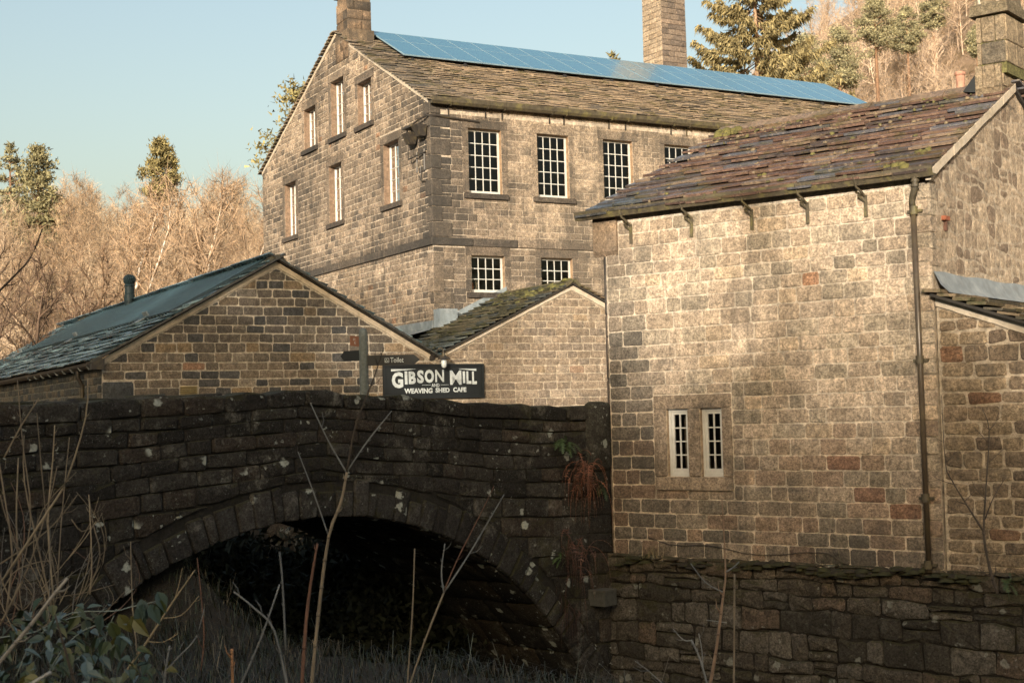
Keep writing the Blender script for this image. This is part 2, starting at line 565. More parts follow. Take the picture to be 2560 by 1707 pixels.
def window(fr, a0, a1, b0, b1, parent, cols, rows, depth=0.16, fw=0.055, bw=0.024, sill_h=0.09, casement=False, label=None):
    """painted timber window: frame, glazing bars and every pane"""
    f = MB()
    d0, d1 = -depth - 0.05, -depth
    f.box(fr, a0, a0 + fw, b0, b1, d0, d1)
    f.box(fr, a1 - fw, a1, b0, b1, d0, d1)
    f.box(fr, a0 + fw, a1 - fw, b1 - fw, b1, d0, d1 - 0.003)
    f.box(fr, a0 + fw, a1 - fw, b0, b0 + sill_h, d0, d1 + 0.012)
    root = f.build('window', M['white'], parent, label=label)
    x0, x1, y0, y1 = a0 + fw, a1 - fw, b0 + sill_h, b1 - fw
    if casement:
        s = MB()
        e = 0.045
        z0, z1 = d0 - 0.004, d1 - 0.018
        s.box(fr, x0, x0 + e, y0, y1, z0, z1)
        s.box(fr, x1 - e, x1, y0, y1, z0, z1)
        s.box(fr, x0 + e, x1 - e, y1 - e, y1, z0, z1 - 0.003)
        s.box(fr, x0 + e, x1 - e, y0, y0 + e * 1.5, z0, z1 - 0.003)
        s.build('casement', M['white'], root)
        x0, x1, y0, y1 = x0 + e, x1 - e, y0 + e * 1.5, y1 - e
    for i in range(1, cols):
        x = x0 + (x1 - x0) * i / cols
        MB().box(fr, x - bw / 2, x + bw / 2, y0, y1, d0 + 0.012, d1 - 0.012).build('glazing_bar', M['white'], root)
    for i in range(1, rows):
        y = y0 + (y1 - y0) * i / rows
        MB().box(fr, x0, x1, y - bw / 2, y + bw / 2, d0 + 0.014, d1 - 0.014).build('glazing_bar', M['white'], root)
    for i in range(cols):
        for j in range(rows):
            xa, xb = x0 + (x1 - x0) * i / cols, x0 + (x1 - x0) * (i + 1) / cols
            ya, yb = y0 + (y1 - y0) * j / rows, y0 + (y1 - y0) * (j + 1) / rows
            w = d0 + 0.02
            t1, t2 = J(0.003), J(0.003)
            MB().quad(fr(xa, ya, w + t1), fr(xb, ya, w - t1), fr(xb, yb, w + t2), fr(xa, yb, w - t2)).build('pane', M['glass'], root)
    return root
def slates(o, U, S, Nn, length, rows, width, parent, mat, tintf, clipu=None, limit=300, thick=(0.02, 0.035), sag=0.02, jit=0.015, name='slate', skip=None, lift=0.016):
    """stone slates in courses; rows = list of (s, exposure); o is the eave corner"""
    fr = Fr(o, U, Nn, S)
    items = []
    for k, (s, e) in enumerate(rows):
        lo, hi = clipu(s) if clipu else (0, length)
        off = rnd.uniform(0, width[0])
        for a, b in spans(lo - off * 0.0, hi, width):
            if skip and skip((a + b) / 2, s):
                continue
            items.append((a, b, s, e))
    def rk(it):
        q = proj(fr((it[0] + it[1]) / 2, it[2]))
        if q is None or not (-30 < q[0] < 2590 and -30 < q[1] < 1740):
            return 1e9
        return q[2]
    items.sort(key=rk)
    rest = MB()
    for i, (a, b, s, e) in enumerate(items):
        t = rnd.uniform(*thick)
        s0, s1 = s + J(jit), s + e * 1.25
        g = 0.004
        h0 = t + lift + rnd.uniform(0, 0.016)
        a_, b_ = a + g, b - g
        m = (a_ + b_) / 2 + J(0.03)
        wob = math.sin(a * 1.7 + s) * sag
        c = [(a_ + J(0.006), s0 + rnd.uniform(0, 0.02)), (m, s0 + J(0.008)), (b_ + J(0.006), s0 + rnd.uniform(0, 0.02)), (b_, s1), (a_, s1)]
        hs = [h0 + J(0.004), h0 + J(0.004), h0 + J(0.004), 0.0, 0.0]
        vs = [fr(p[0], p[1], h + wob) for p, h in zip(c, hs)] + [fr(p[0], p[1], h + t + wob) for p, h in zip(c, hs)]
        fs = [(4, 3, 2, 1, 0), (5, 6, 7, 8, 9)] + [(q, (q + 1) % 5, 5 + (q + 1) % 5, 5 + q) for q in range(5)]
        mb = MB() if i < limit and rk((a, b, s, e)) < 1e8 else rest
        mb.add(vs, fs, tintf(m, s))
        if mb is not rest:
            mb.build(name, mat, parent)
    if rest.v:
        rest.build('far_' + name + 's', mat, parent, kind='stuff')
def rowset(total, e0, e1, start=0.0):
    out, s = [], start
    while s < total - 0.03:
        e = e0 + (e1 - e0) * s / total
        out.append((s, e * rnd.uniform(0.92, 1.08)))
        s += e
    return out
def pick(*w):
    """weighted colour choice: (weight, colour)"""
    r = rnd.random() * sum(a for a, _ in w)
    for a, c in w:
        r -= a
        if r <= 0:
            return mulc(c, rnd.uniform(0.85, 1.15))
    return w[-1][1]
def blob(mb, p, rx, rz, tint, n=7, up=UP, squash=1.0):
    """small uneven cushion"""
    vs, fs = [], []
    x = Vector((1, 0, 0)) if abs(up.x) < 0.9 else Vector((0, 1, 0))
    a1 = up.cross(x).normalized()
    a2 = up.cross(a1)
    for r, h in ((1.0, -0.3), (0.85, 0.45), (0.45, 0.9)):
        for k in range(n):
            an = 6.283 * k / n + r
            q = rnd.uniform(0.8, 1.15) * r * rx
            vs.append(p + a1 * math.cos(an) * q + a2 * math.sin(an) * q * squash + up * h * rz * rnd.uniform(0.85, 1.15))
    vs.append(p + up * rz)
    for i in range(2):
        for k in range(n):
            fs.append((i * n + k, i * n + (k + 1) % n, (i + 1) * n + (k + 1) % n, (i + 1) * n + k))
    for k in range(n):
        fs.append((2 * n + k, 2 * n + (k + 1) % n, 3 * n))
    mb.add(vs, fs, tint)

# ------------------------------------------------------------------ the layout of the place
CC = Vector((5.96, 20.0, 0))                 # cottage corner by the drainpipe
CF, CD = hd(-51.5), hd(38.5)                 # along the cottage front (to the bridge), along its gable
MC = Vector((-2.16, 40.0, 0))                # mill corner
ML, MG = hd(61), hd(-29)                     # along the mill's long side, along its gable
NL, NG = Vector((ML.y, -ML.x, 0)), -ML
S0 = Vector((1.61, 37.96, 0))                # foot of the right shed gable's peak
B0 = CC + CF * 5.7 - CD * 0.1                # where the bridge meets the cottage
BE = hd(45)
BN = Vector((BE.y, -BE.x, 0))
E0 = CC.dot(CD)
def ss(a, b, x):
    t = min(1, max(0, (x - a) / (b - a)))
    return t * t * (3 - 2 * t)
def crest(x):
    """skyline of the wooded valley side behind the camera (40 m back)"""
    pts = [(-200, 24), (-40, 23), (-27, 21.6), (-21.5, 20.0), (-18.5, 13.6), (-14, 12.9), (-11, 11.7), (-7, 11.2), (2, 10.5), (40, 9), (200, 10)]
    for (x0, z0), (x1, z1) in zip(pts, pts[1:]):
        if x0 <= x <= x1:
            return z0 + (z1 - z0) * (x - x0) / (x1 - x0)
    return 10
def terrain(x, y):
    e = E0 - (x * CD.x + y * CD.y)
    a = x * CF.x + y * CF.y
    bank = -2.75 + (0.2 + 1.25 * ss(15.2, 18.2, y + 0.62 * x + 1.6)) * ss(0, 1.5, -1.25 - 0.36 * (y - 13.2) - x) * ss(8, 12.5, y) + 1.05 * ss(6.0, 2.0, math.hypot(x, y))
    far = -0.85
    if e > 3:
        z = -5.2 + (bank + 5.2) * ss(6.0, 7.6, e)
    else:
        z = far + (-5.2 - far) * ss(-1.3, -0.5, e)
    # added rise closing the channel upstream, keeps the view through the arch dark
    if a > 22 and e > 0.2:
        z = max(z, -5.2 + 3.2 * ss(23, 27, a))
    # hillside behind the mill
    hl = 17.5 * ss(56, 165, y + 0.1 * abs(x + 30)) + 0.08 * max(0, y - 190)
    hr = 70 * ss(8, 96, x - 8 + 0.2 * (y - 60)) * ss(50, 95, y)
    z += max(hl * (1 - 0.35 * ss(-30, 30, x)), hr) if y > 40 else 0
    # valley side behind the camera
    if y < -14:
        z += (crest(x) + 2.5) * ss(-16, -40, y) if y > -40 else (crest(x) + 2.5) + 0.12 * (-40 - y)
    n = math.sin(x * 0.31) * math.cos(y * 0.27) * 0.25 + math.sin(x * 0.9 + y * 0.6) * 0.06
    return z + n * (3 if y > 60 else 0.4)

def grid_axis(lo, hi, fine):
    xs = set()
    x = lo
    while x < hi:
        xs.add(round(x, 3))
        x += 0.5 if fine[0] <= x < fine[1] else (3 if -80 < x < 210 else 25)
    xs.add(hi)
    return sorted(xs)
gx = grid_axis(-500, 500, (-14, 16))
gy = grid_axis(-300, 700, (6, 34))
V = np.array([(x, y, terrain(x, y)) for y in gy for x in gx], np.float32)
nx = len(gx)
ii, jj = np.meshgrid(np.arange(nx - 1), np.arange(len(gy) - 1))
q0 = (jj * nx + ii).ravel()
Q = np.stack([q0, q0 + 1, q0 + nx + 1, q0 + nx], 1)
gm = N('leaf_litter', 0.95)
gm.col(gm.mix(gm.ramp(gm.noise(0.35, 6, 0.7), 0.42, 0.6), gm.mix(gm.noise(4, 5, 0.7), (0.22, 0.15, 0.095), (0.38, 0.275, 0.18)), gm.mix(gm.noise(6, 4), (0.12, 0.085, 0.04), (0.22, 0.15, 0.08))))
_gc = gm.b.inputs['Base Color'].links[0].from_socket
gm.col(gm.mix(gm.ramp(gm.zpos(), -0.95, -1.3), _gc, gm.mix(gm.noise(5, 4), (0.018, 0.015, 0.011), (0.045, 0.038, 0.025))))  # dark bank earth, which also paints in the shade under the arch
gm.bump(gm.noise(6, 6, 0.75), 0.8, 0.15)
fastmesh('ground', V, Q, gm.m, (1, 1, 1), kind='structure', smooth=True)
wm = N('water', 0.08)
wm.col((0.012, 0.013, 0.01))
wm.bump(wm.noise(2.5, 4), 0.25, 0.06)
water = MB()
water.quad(CC - CF * 60 - CD * 30 + Vector((0, 0, -4.55)), CC + CF * 40 - CD * 30 + Vector((0, 0, -4.55)), CC + CF * 40 - CD * 0.1 + Vector((0, 0, -4.55)), CC - CF * 60 - CD * 0.1 + Vector((0, 0, -4.55)))
water.build('river', wm.m, kind='structure')

# ------------------------------------------------------------------ the mill
mill = thing('mill', 'tall sooty stone mill with rows of white small-paned windows and moss-streaked slate roof', 'mill', MC + Vector((0, 0, -0.8)))
TR, ZR, ZE, TL_, ZL_ = 6.9, 12.62, 8.98, 14.36, 9.2
MLEN = 21.0
fg = Fr(MC, MG, NG)
fl = Fr(MC, ML, NL)
def gtop(t):
    return ZE + (ZR - ZE) * t / TR if t <= TR else ZR + (ZL_ - ZR) * (t - TR) / (TL_ - TR)
GW = [(6.33, 7.45, 9.25, 11.1), (4.1, 5.2, 9.2, 10.56), (8.85, 9.95, 9.28, 10.67), (2.16, 3.3, 6.42, 8.28), (6.63, 7.75, 6.45, 8.35), (10.85, 12.0, 6.5, 8.4)]
LW = [(1.2, 2.28, 6.4, 8.28), (3.49, 4.57, 6.4, 8.28), (5.8, 6.87, 6.4, 8.28), (8.07, 9.15, 6.4, 8.28), (10.4, 11.5, 6.4, 8.28), (1.21, 2.29, 3.54, 4.6), (3.52, 4.6, 3.54, 4.6), (5.8, 6.87, 3.54, 4.6)]
mort = (0.52, 0.44, 0.34)
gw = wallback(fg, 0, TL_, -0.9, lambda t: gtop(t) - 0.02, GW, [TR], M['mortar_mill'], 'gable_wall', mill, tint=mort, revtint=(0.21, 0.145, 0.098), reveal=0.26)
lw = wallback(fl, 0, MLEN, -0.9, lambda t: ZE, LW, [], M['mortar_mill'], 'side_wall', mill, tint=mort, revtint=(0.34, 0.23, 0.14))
rw = MB()
fb = Fr(MC + ML * MLEN, MG, ML)
rw.slab(fb, [(0, -0.9), (TL_, -0.9), (TL_, ZL_), (TR, ZR), (0, ZE)], -0.3, 0, mort)
fb2 = Fr(MC + MG * TL_, ML, MG)
rw.box(fb2, 0, MLEN, -0.9, ZL_, -0.3, 0, mort)
rw.build('rear_wall', M['mortar_mill'], mill)
fl2 = MB()
for z in (2.6, 5.3, 8.75):
    fl2.slab(Fr(MC + Vector((0, 0, z)), ML, UP, MG), [(0.3, 0.3), (MLEN - 0.4, 0.3), (MLEN - 0.4, TL_ - 0.4), (0.3, TL_ - 0.4)], 0, 0.1)
for k in (4.5,):
    fl2.box(Fr(MC, ML, MG), 0.3, MLEN - 0.4, -0.8, 8.7, k, k + 0.1)
fl2.build('floors', M['interior'], mill)
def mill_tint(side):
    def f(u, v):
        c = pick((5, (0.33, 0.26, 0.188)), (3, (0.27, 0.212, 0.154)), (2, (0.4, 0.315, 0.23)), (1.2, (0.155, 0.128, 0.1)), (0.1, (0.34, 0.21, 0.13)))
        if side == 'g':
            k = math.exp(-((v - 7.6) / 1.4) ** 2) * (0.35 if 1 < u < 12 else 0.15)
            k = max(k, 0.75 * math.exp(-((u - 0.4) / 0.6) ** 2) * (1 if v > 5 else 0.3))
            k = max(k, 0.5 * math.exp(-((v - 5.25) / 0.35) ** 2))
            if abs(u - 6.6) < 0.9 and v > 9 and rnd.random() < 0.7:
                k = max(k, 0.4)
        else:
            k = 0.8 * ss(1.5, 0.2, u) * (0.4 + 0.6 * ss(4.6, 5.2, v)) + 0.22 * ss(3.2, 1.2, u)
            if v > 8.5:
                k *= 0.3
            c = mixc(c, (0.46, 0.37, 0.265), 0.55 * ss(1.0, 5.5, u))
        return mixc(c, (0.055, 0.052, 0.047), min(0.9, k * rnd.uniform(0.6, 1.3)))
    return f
def surround(fr, o, parent, tintf, lint=0.26, jw=0.2, sill=0.16, proud=0.02, double=False):
    a0, a1, b0, b1 = o
    def blk(nm, x0, x1, y0, y1, h, t, **k):
        mb = MB()
        stone(mb, fr, [(x0, y0), (x1, y0), (x1, y1), (x0, y1)], h, t, jit=0.003, bev=0.012, bulge=0.004, cut=0.12, **k)
        # return the block into the reveal
        mb.build(nm, M['mill'], parent, smooth=False)
    g = 0.006
    dk = lambda s: mulc(tintf((a0 + a1) / 2, b0), s)
    blk('lintel', a0 - jw, a1 + jw, b1 + g, b1 + lint, proud + 0.004, mixc(tintf(a0, b1), (0.15, 0.12, 0.09), 0.45))
    blk('sill', a0 - jw * 0.9, a1 + jw * 0.9, b0 - sill, b0 - g, proud + 0.07, mixc(tintf(a0, b0), (0.035, 0.032, 0.03), 0.8), )
    for x0, x1 in ((a0 - jw, a0 - g), (a1 + g, a1 + jw)):
        n = 3
        ys = [b0 + (b1 - b0) * t for t in (0, rnd.uniform(0.3, 0.5), rnd.uniform(0.6, 0.72), 1)]
        for y0, y1 in zip(ys, ys[1:]):
            blk('jamb', x0, x1, y0 + g, y1 - g, proud, mixc(tintf(x0, y0), (0.16, 0.13, 0.098), 0.4))
    return (a0 - jw, a1 + jw, b0 - sill, b1 + lint)
tg, tl = mill_tint('g'), mill_tint('l')
for o in GW:
    window(fg, *o, mill, 3, 5 if o[3] - o[2] > 1.5 else 4, depth=0.2, fw=0.04, bw=0.014)
for o in LW:
    window(fl, *o, mill, 4, 5 if o[3] - o[2] > 1.5 else 3, depth=0.14)
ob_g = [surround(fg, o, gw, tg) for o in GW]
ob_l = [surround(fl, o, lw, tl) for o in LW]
# string courses and quoins
for fr, n1, par, tf in ((fg, TL_, gw, tg), (fl, 12.0, lw, tl)):
    for a, b in spans(-0.06, n1, (1.0, 1.7)):
        mb = MB()
        stone(mb, fr, [(a + 0.004, 4.86), (b - 0.004, 4.86), (b - 0.004, 5.09), (a + 0.004, 5.09)], 0.075 if fr is fg else 0.06, mixc(tf(a, 5), (0.055, 0.05, 0.044), 0.75 if fr is fg else 0.35), jit=0.004, bev=0.03, bulge=0.004, cut=0.1)
        mb.build('string_course', M['mill'], par)
quo = []
z = -0.8
k = 0
while z < ZE - 0.3:
    h = rnd.uniform(0.3, 0.5)
    if not (z < 5.09 and z + h > 4.86):
        a, b = (0.55, 0.32) if k % 2 else (0.3, 0.62)
        for fr, w, par, tf in ((fg, a * 0.7, gw, tg), (fl, b, lw, tl)):
            mb = MB()
            stone(mb, fr, [(-0.012, z + 0.006), (w, z + 0.006), (w, z + h - 0.006), (-0.012, z + h - 0.006)], 0.026 if fr is fg else 0.03, tf(0.15, z), jit=0.004, bev=0.02, bulge=0.006, cut=0.15)
            mb.build('quoin', M['mill'], par)
        quo.append((z, z + h, a * 0.7, b))
        k += 1
        z += h
    else:
        z = 5.09 if z + h < 5.3 and z > 4.5 else z + h
        if z < 5.09:
            z = 5.09
obg = ob_g + [(-0.1, a, z0, z1) for z0, z1, a, b in quo] + [(-1, 20, 4.86, 5.09)]
obl = ob_l + [(-0.1, b, z0, z1) for z0, z1, a, b in quo] + [(-1, 20, 4.86, 5.09)]
sr, sl = (ZR - ZE) / TR, (ZL_ - ZR) / (TL_ - TR)
clg = [(-sr, 1, ZE - 0.06), (-sl, 1, ZR - sl * TR - 0.06)]
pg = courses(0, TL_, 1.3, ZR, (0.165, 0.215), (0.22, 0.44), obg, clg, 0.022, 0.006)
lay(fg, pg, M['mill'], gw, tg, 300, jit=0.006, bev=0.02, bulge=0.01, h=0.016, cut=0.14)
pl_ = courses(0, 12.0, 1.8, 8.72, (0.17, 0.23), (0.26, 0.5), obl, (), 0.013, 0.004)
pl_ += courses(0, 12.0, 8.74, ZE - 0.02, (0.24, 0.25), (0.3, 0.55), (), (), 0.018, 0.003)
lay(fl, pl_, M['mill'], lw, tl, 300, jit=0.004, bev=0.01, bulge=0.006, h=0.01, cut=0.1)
# verge mortar, roof beds, slates
mr = MB()
ov = 0.22
SR = (MG * TR + UP * (ZR - ZE)).normalized()
SLEN = math.hypot(TR, ZR - ZE) + ov
NR = ML.cross(SR).normalized()
if NR.z < 0:
    NR = -NR
oR = MC - ML * 0.12 + UP * ZE - SR * ov + NR * 0.04
SL = (-MG * (TL_ - TR) + UP * (ZR - ZL_)).normalized()
NLf = SL.cross(ML).normalized()
if NLf.z < 0:
    NLf = -NLf
SLL = math.hypot(TL_ - TR, ZR - ZL_) + ov
oL = MC + MG * TL_ - ML * 0.12 + UP * ZL_ - SL * ov + NLf * 0.04
roof = MB()
roof.slab(Fr(oR, ML, NR, SR), [(0.15, 0.1), (MLEN + 0.2, 0.1), (MLEN + 0.2, SLEN), (0.15, SLEN)], -0.06, 0.0)
roof.slab(Fr(oL, ML, NLf, SL), [(0.15, 0.1), (MLEN + 0.2, 0.1), (MLEN + 0.2, SLL), (0.15, SLL)], -0.06, 0.0)
roof = roof.build('roof', M['roofbed'], mill)
def mill_slate(a, s):
    c = pick((4, (0.25, 0.195, 0.135)), (3, (0.31, 0.24, 0.168)), (1.8, (0.15, 0.125, 0.095)), (1.2, (0.37, 0.29, 0.2)))
    d = ss(3.2, 0.5, a) * 0.55
    return mixc(c, (0.07, 0.075, 0.075), d * rnd.uniform(0.5, 1.2))
slates(oR, ML, SR, NR, MLEN + 0.3, rowset(SLEN - 0.05, 0.24, 0.17), (0.3, 0.62), roof, M['slate_mill'], mill_slate, limit=300, thick=(0.022, 0.036), sag=0.018, jit=0.02)
slates(oL, ML, SL, NLf, MLEN + 0.3, rowset(SLL - 0.05, 0.24, 0.18), (0.4, 0.7), roof, M['slate_mill'], lambda a, s: mulc(mill_slate(6, s), 0.8), limit=60, thick=(0.03, 0.045))
for a, b in spans(1.2, MLEN + 0.2, (0.5, 0.8)):
    mb = MB()
    rp = MC + MG * TR + UP * (ZR + 0.14)
    fr = Fr(rp - ML * 0.1, ML, MG)
    mb.prism(fr, [(-0.16, -0.22), (-0.1, -0.22), (0.0, -0.03), (-0.1, 0.22), (-0.16, 0.22), (0.06, 0.0)][:0] or [(-0.15, -0.24), (0.0 + J(0.01), 0.0), (-0.15, 0.24), (-0.2, 0.2), (-0.06, 0.0), (-0.2, -0.2)], a, b - 0.01, pick((1, (0.17, 0.13, 0.085)), (1, (0.23, 0.18, 0.12))))
    mb.build('ridge_stone', M['slate_mill'], roof)
for t0, t1 in ((0.05, TR - 1.1), (TR + 0.05, TL_)):
    vg = MB()
    n = 14
    for i in range(n):
        p, q = t0 + (t1 - t0) * i / n, t0 + (t1 - t0) * (i + 1) / n
        vg.slab(fg, [(p, gtop(p) - 0.09 + J(0.015)), (q, gtop(q) - 0.09 + J(0.015)), (q, gtop(q) + 0.03), (p, gtop(p) + 0.03)], -0.02, 0.028 + J(0.006), (0.3, 0.235, 0.17))
    vg.build('verge_mortar', M['plaster'], gw)
# eaves gutter with its holder irons
gt = MB()
gt.prism(fl, [(8.87, 0.1), (8.86, 0.24), (8.93, 0.29), (9.05, 0.3), (9.05, 0.1)], -0.05, 13.0)
gut = gt.build('gutter', M['gutter'], mill)
for a in (0.55, 1.75, 2.3, 3.9, 4.4, 6.0, 6.6, 8.3, 8.9, 10.4):
    MB().box(fl, a, a + 0.035, 8.6, 8.87, 0.02, 0.045).build('gutter_iron', M['iron'], gut)
    mb = MB()
    mb.prism(fl, [(8.84, 0.09), (8.83, 0.25), (8.92, 0.305), (9.06, 0.318), (9.06, 0.3), (8.9, 0.29)], a, a + 0.03)
    mb.build('gutter_clip', M['gutter'], gut)
# gable chimney
ch = MB()
def tower(mb, fr, a0, a1, b0, b1, w0, w1, bt, wt, tint):
    """tapered square shaft: bottom rectangle a0..a1 x w0..w1, inset by bt/wt at the top"""
    vs = [fr(a0, b0, w0), fr(a1, b0, w0), fr(a1, b0, w1), fr(a0, b0, w1), fr(a0 + bt, b1, w0 + wt), fr(a1 - bt, b1, w0 + wt), fr(a1 - bt, b1, w1 - wt), fr(a0 + bt, b1, w1 - wt)]
    mb.add(vs, [(0, 1, 5, 4), (1, 2, 6, 5), (2, 3, 7, 6), (3, 0, 4, 7), (4, 5, 6, 7), (3, 2, 1, 0)], tint)
tower(ch, fg, 5.86, 6.92, 11.6, 12.55, -0.9, 0.02, 0, 0, (0.2, 0.15, 0.1))
tower(ch, fg, 5.93, 6.85, 12.5, 13.72, -0.84, -0.02, 0.02, 0.02, (0.22, 0.16, 0.105))
tower(ch, fg, 5.86, 6.92, 13.72, 13.86, -0.9, 0.05, 0, 0, (0.16, 0.12, 0.08))
tower(ch, fg, 5.97, 6.81, 13.86, 14.5, -0.8, -0.06, 0.02, 0.02, (0.2, 0.15, 0.1))
cho = ch.build('gable_chimney', M['mill'], mill)
for z in (11.9, 12.2, 12.52, 12.85, 13.2, 13.5):
    for fr, a0, a1 in ((fg, 5.93, 6.85), (Fr(MC + MG * 5.93, ML, NL), 0.0, 0.84)):
        off = -0.02 if fr is fg else 0.0
        if z < 12.5:
            off += 0.04 if fr is fg else 0.07
            a0, a1 = a0 - 0.06, a1 + 0.06
        cut_ = a0 + (a1 - a0) * rnd.uniform(0.3, 0.7)
        for x0, x1 in ((a0, cut_), (cut_, a1)):
            mb = MB()
            stone(mb, fr, [(x0 + 0.006, z - 0.3), (x1 - 0.006, z - 0.3), (x1 - 0.006, z), (x0 + 0.006, z)], off + 0.014, pick((2, (0.22, 0.155, 0.1)), (1, (0.1, 0.08, 0.06)), (1, (0.28, 0.2, 0.13))), jit=0.003, bev=0.012, bulge=0.006, cut=0.1, back=off - 0.03)
            mb.build('stone', M['mill'], cho, smooth=True)
# ironwork and lamp boxes on the corner of the gable
irn = MB()
irn.box(fg, 0.42, 1.02, 8.28, 8.34, 0.03, 0.42)
irn.tube([fg(1.35, 8.33, 0.1), fg(0.9, 8.4, 0.2), fg(0.4, 8.5, 0.16), fg(0.0, 8.55, 0.09), fl(0.1, 8.55, 0.06), fl(1.55, 8.47, 0.05)], 0.03, 6)
for a in (0.35, 0.85):
    irn.tube([fg(a, 7.65, 0.04), fg(a, 7.05, 0.04)], 0.03, 5)
irn.tube([fg(0.25, 7.55, 0.05), fg(1.05, 7.45, 0.22)], 0.025, 5)
irn.tube([fg(1.05, 7.45, 0.22), fg(1.05, 7.7, 0.22)], 0.018, 5)
irn.tube([fg(0.55, 7.2, 0.06), fg(0.55, 6.75, 0.06), fg(0.3, 6.72, 0.06)], 0.02, 5)
irn.tube([fg(0.72, 6.95, 0.06), fg(0.55, 6.75, 0.06)], 0.015, 5)
irn.build('corner_ironwork', M['iron'], mill)
for a, z in ((0.9, 8.0), (0.25, 8.12)):
    lb = MB()
    vs = [fg(a - 0.2, z + 0.18, 0.08), fg(a + 0.2, z + 0.18, 0.08), fg(a + 0.2, z + 0.18, 0.4), fg(a - 0.2, z + 0.18, 0.4), fg(a - 0.13, z - 0.14, 0.1), fg(a + 0.13, z - 0.14, 0.1), fg(a + 0.13, z - 0.14, 0.28), fg(a - 0.13, z - 0.14, 0.28)]
    lb.add(vs, [(0, 1, 2, 3), (4, 7, 6, 5), (0, 4, 5, 1), (1, 5, 6, 2), (2, 6, 7, 3), (3, 7, 4, 0)])
    lb.build('floodlight', M['iron'], mill)
# clutter on the lower window sill
for a, h, c in ((1.36, 0.2, (0.5, 0.16, 0.05)), (1.52, 0.26, (0.7, 0.66, 0.6))):
    mb = MB()
    mb.tube([fl(a, 3.64, -0.3), fl(a, 3.64 + h * 0.7, -0.3), fl(a, 3.64 + h, -0.3)], [0.05, 0.045, 0.05], 10, c)
    tag(mb.build('plant_pot' if h < 0.22 else 'candle', M['tinted']), 'small orange pot behind the glass of the lower mill window' if h < 0.22 else 'pale candle beside the orange pot in the lower mill window', 'pot' if h < 0.22 else 'candle')

# solar panels on the sunny slope
arr = thing('solar_array', 'long row of blue solar panels mounted along the mill roof below its ridge', 'solar panels', oR + ML * 12 + SR * 6)
fs_ = Fr(oR + NR * 0.2, ML, NR, SR)
def pv_mat():
    m = N('solar_glass', 0.2)
    m.b.inputs['Specular IOR Level'].default_value = 0.5
    m.b.inputs['Coat Weight'].default_value = 0.25
    m.b.inputs['Coat Roughness'].default_value = 0.04
    uvx = m.t.nodes.new('ShaderNodeVectorMath'); uvx.operation = 'DOT_PRODUCT'
    m.L(m.pos.outputs['Position'], uvx.inputs[0]); uvx.inputs[1].default_value = ML
    uvy = m.t.nodes.new('ShaderNodeVectorMath'); uvy.operation = 'DOT_PRODUCT'
    m.L(m.pos.outputs['Position'], uvy.inputs[0]); uvy.inputs[1].default_value = SR
    fx = m.math('ABSOLUTE', m.math('SUBTRACT', m.math('FRACT', m.math('MULTIPLY', uvx.outputs['Value'], 6.25)), 0.5))
    fy = m.math('ABSOLUTE', m.math('SUBTRACT', m.math('FRACT', m.math('MULTIPLY', uvy.outputs['Value'], 6.25)), 0.5))
    ln = m.math('MAXIMUM', m.ramp(fx, 0.475, 0.495), m.ramp(fy, 0.465, 0.49))
    m.col(m.mix(m.math('MULTIPLY', ln, 0.25), (0.06, 0.18, 0.26), (0.2, 0.34, 0.42)))
    return m.m
M['pv'] = pv_mat()
M['alu'] = plain_mat('aluminium', (0.19, 0.29, 0.36), 0.45, metal=0.0, var=0.1, bump=0)
M['darkrail'] = plain_mat('dark_rail', (0.03, 0.03, 0.032), 0.5)
u, s_lo, s_mid, s_hi = 1.15, 4.75, 6.62, 7.75
ncol = 21
pw = (MLEN - 0.35 - u) / ncol
for r0, r1 in ((s_lo, s_mid), (s_mid, s_hi)):
    for i in range(ncol):
        a0, a1 = u + i * pw + 0.008, u + (i + 1) * pw - 0.008
        mb = MB()
        mb.box(fs_, a0 + 0.012, a1 - 0.012, r0 + 0.018, r1 - 0.018, 0.0, 0.036)
        p = mb.build('panel', M['pv'], arr)
        fm = MB()
        fm.box(fs_, a0, a0 + 0.012, r0, r1, -0.005, 0.04)
        fm.box(fs_, a1 - 0.012, a1, r0, r1, -0.005, 0.04)
        fm.box(fs_, a0 + 0.012, a1 - 0.012, r0, r0 + 0.018, -0.005, 0.038)
        fm.box(fs_, a0 + 0.012, a1 - 0.012, r1 - 0.018, r1, -0.005, 0.038)
        fm.build('panel_frame', M['alu'], p)
rl = MB()
for s in (s_lo + 0.12, s_mid - 0.3, s_hi - 0.2):
    rl.box(fs_, u - 0.05, MLEN - 0.3, s, s + 0.05, -0.06, -0.006)
rl.build('rail', M['darkrail'], arr)
for i in range(ncol // 2 + 1):
    a = u + 0.3 + i * 2 * pw
    MB().box(fs_, a, a + 0.06, s_lo - 0.06, s_lo + 0.12, -0.15, -0.064).build('mounting_foot', M['darkrail'], arr)

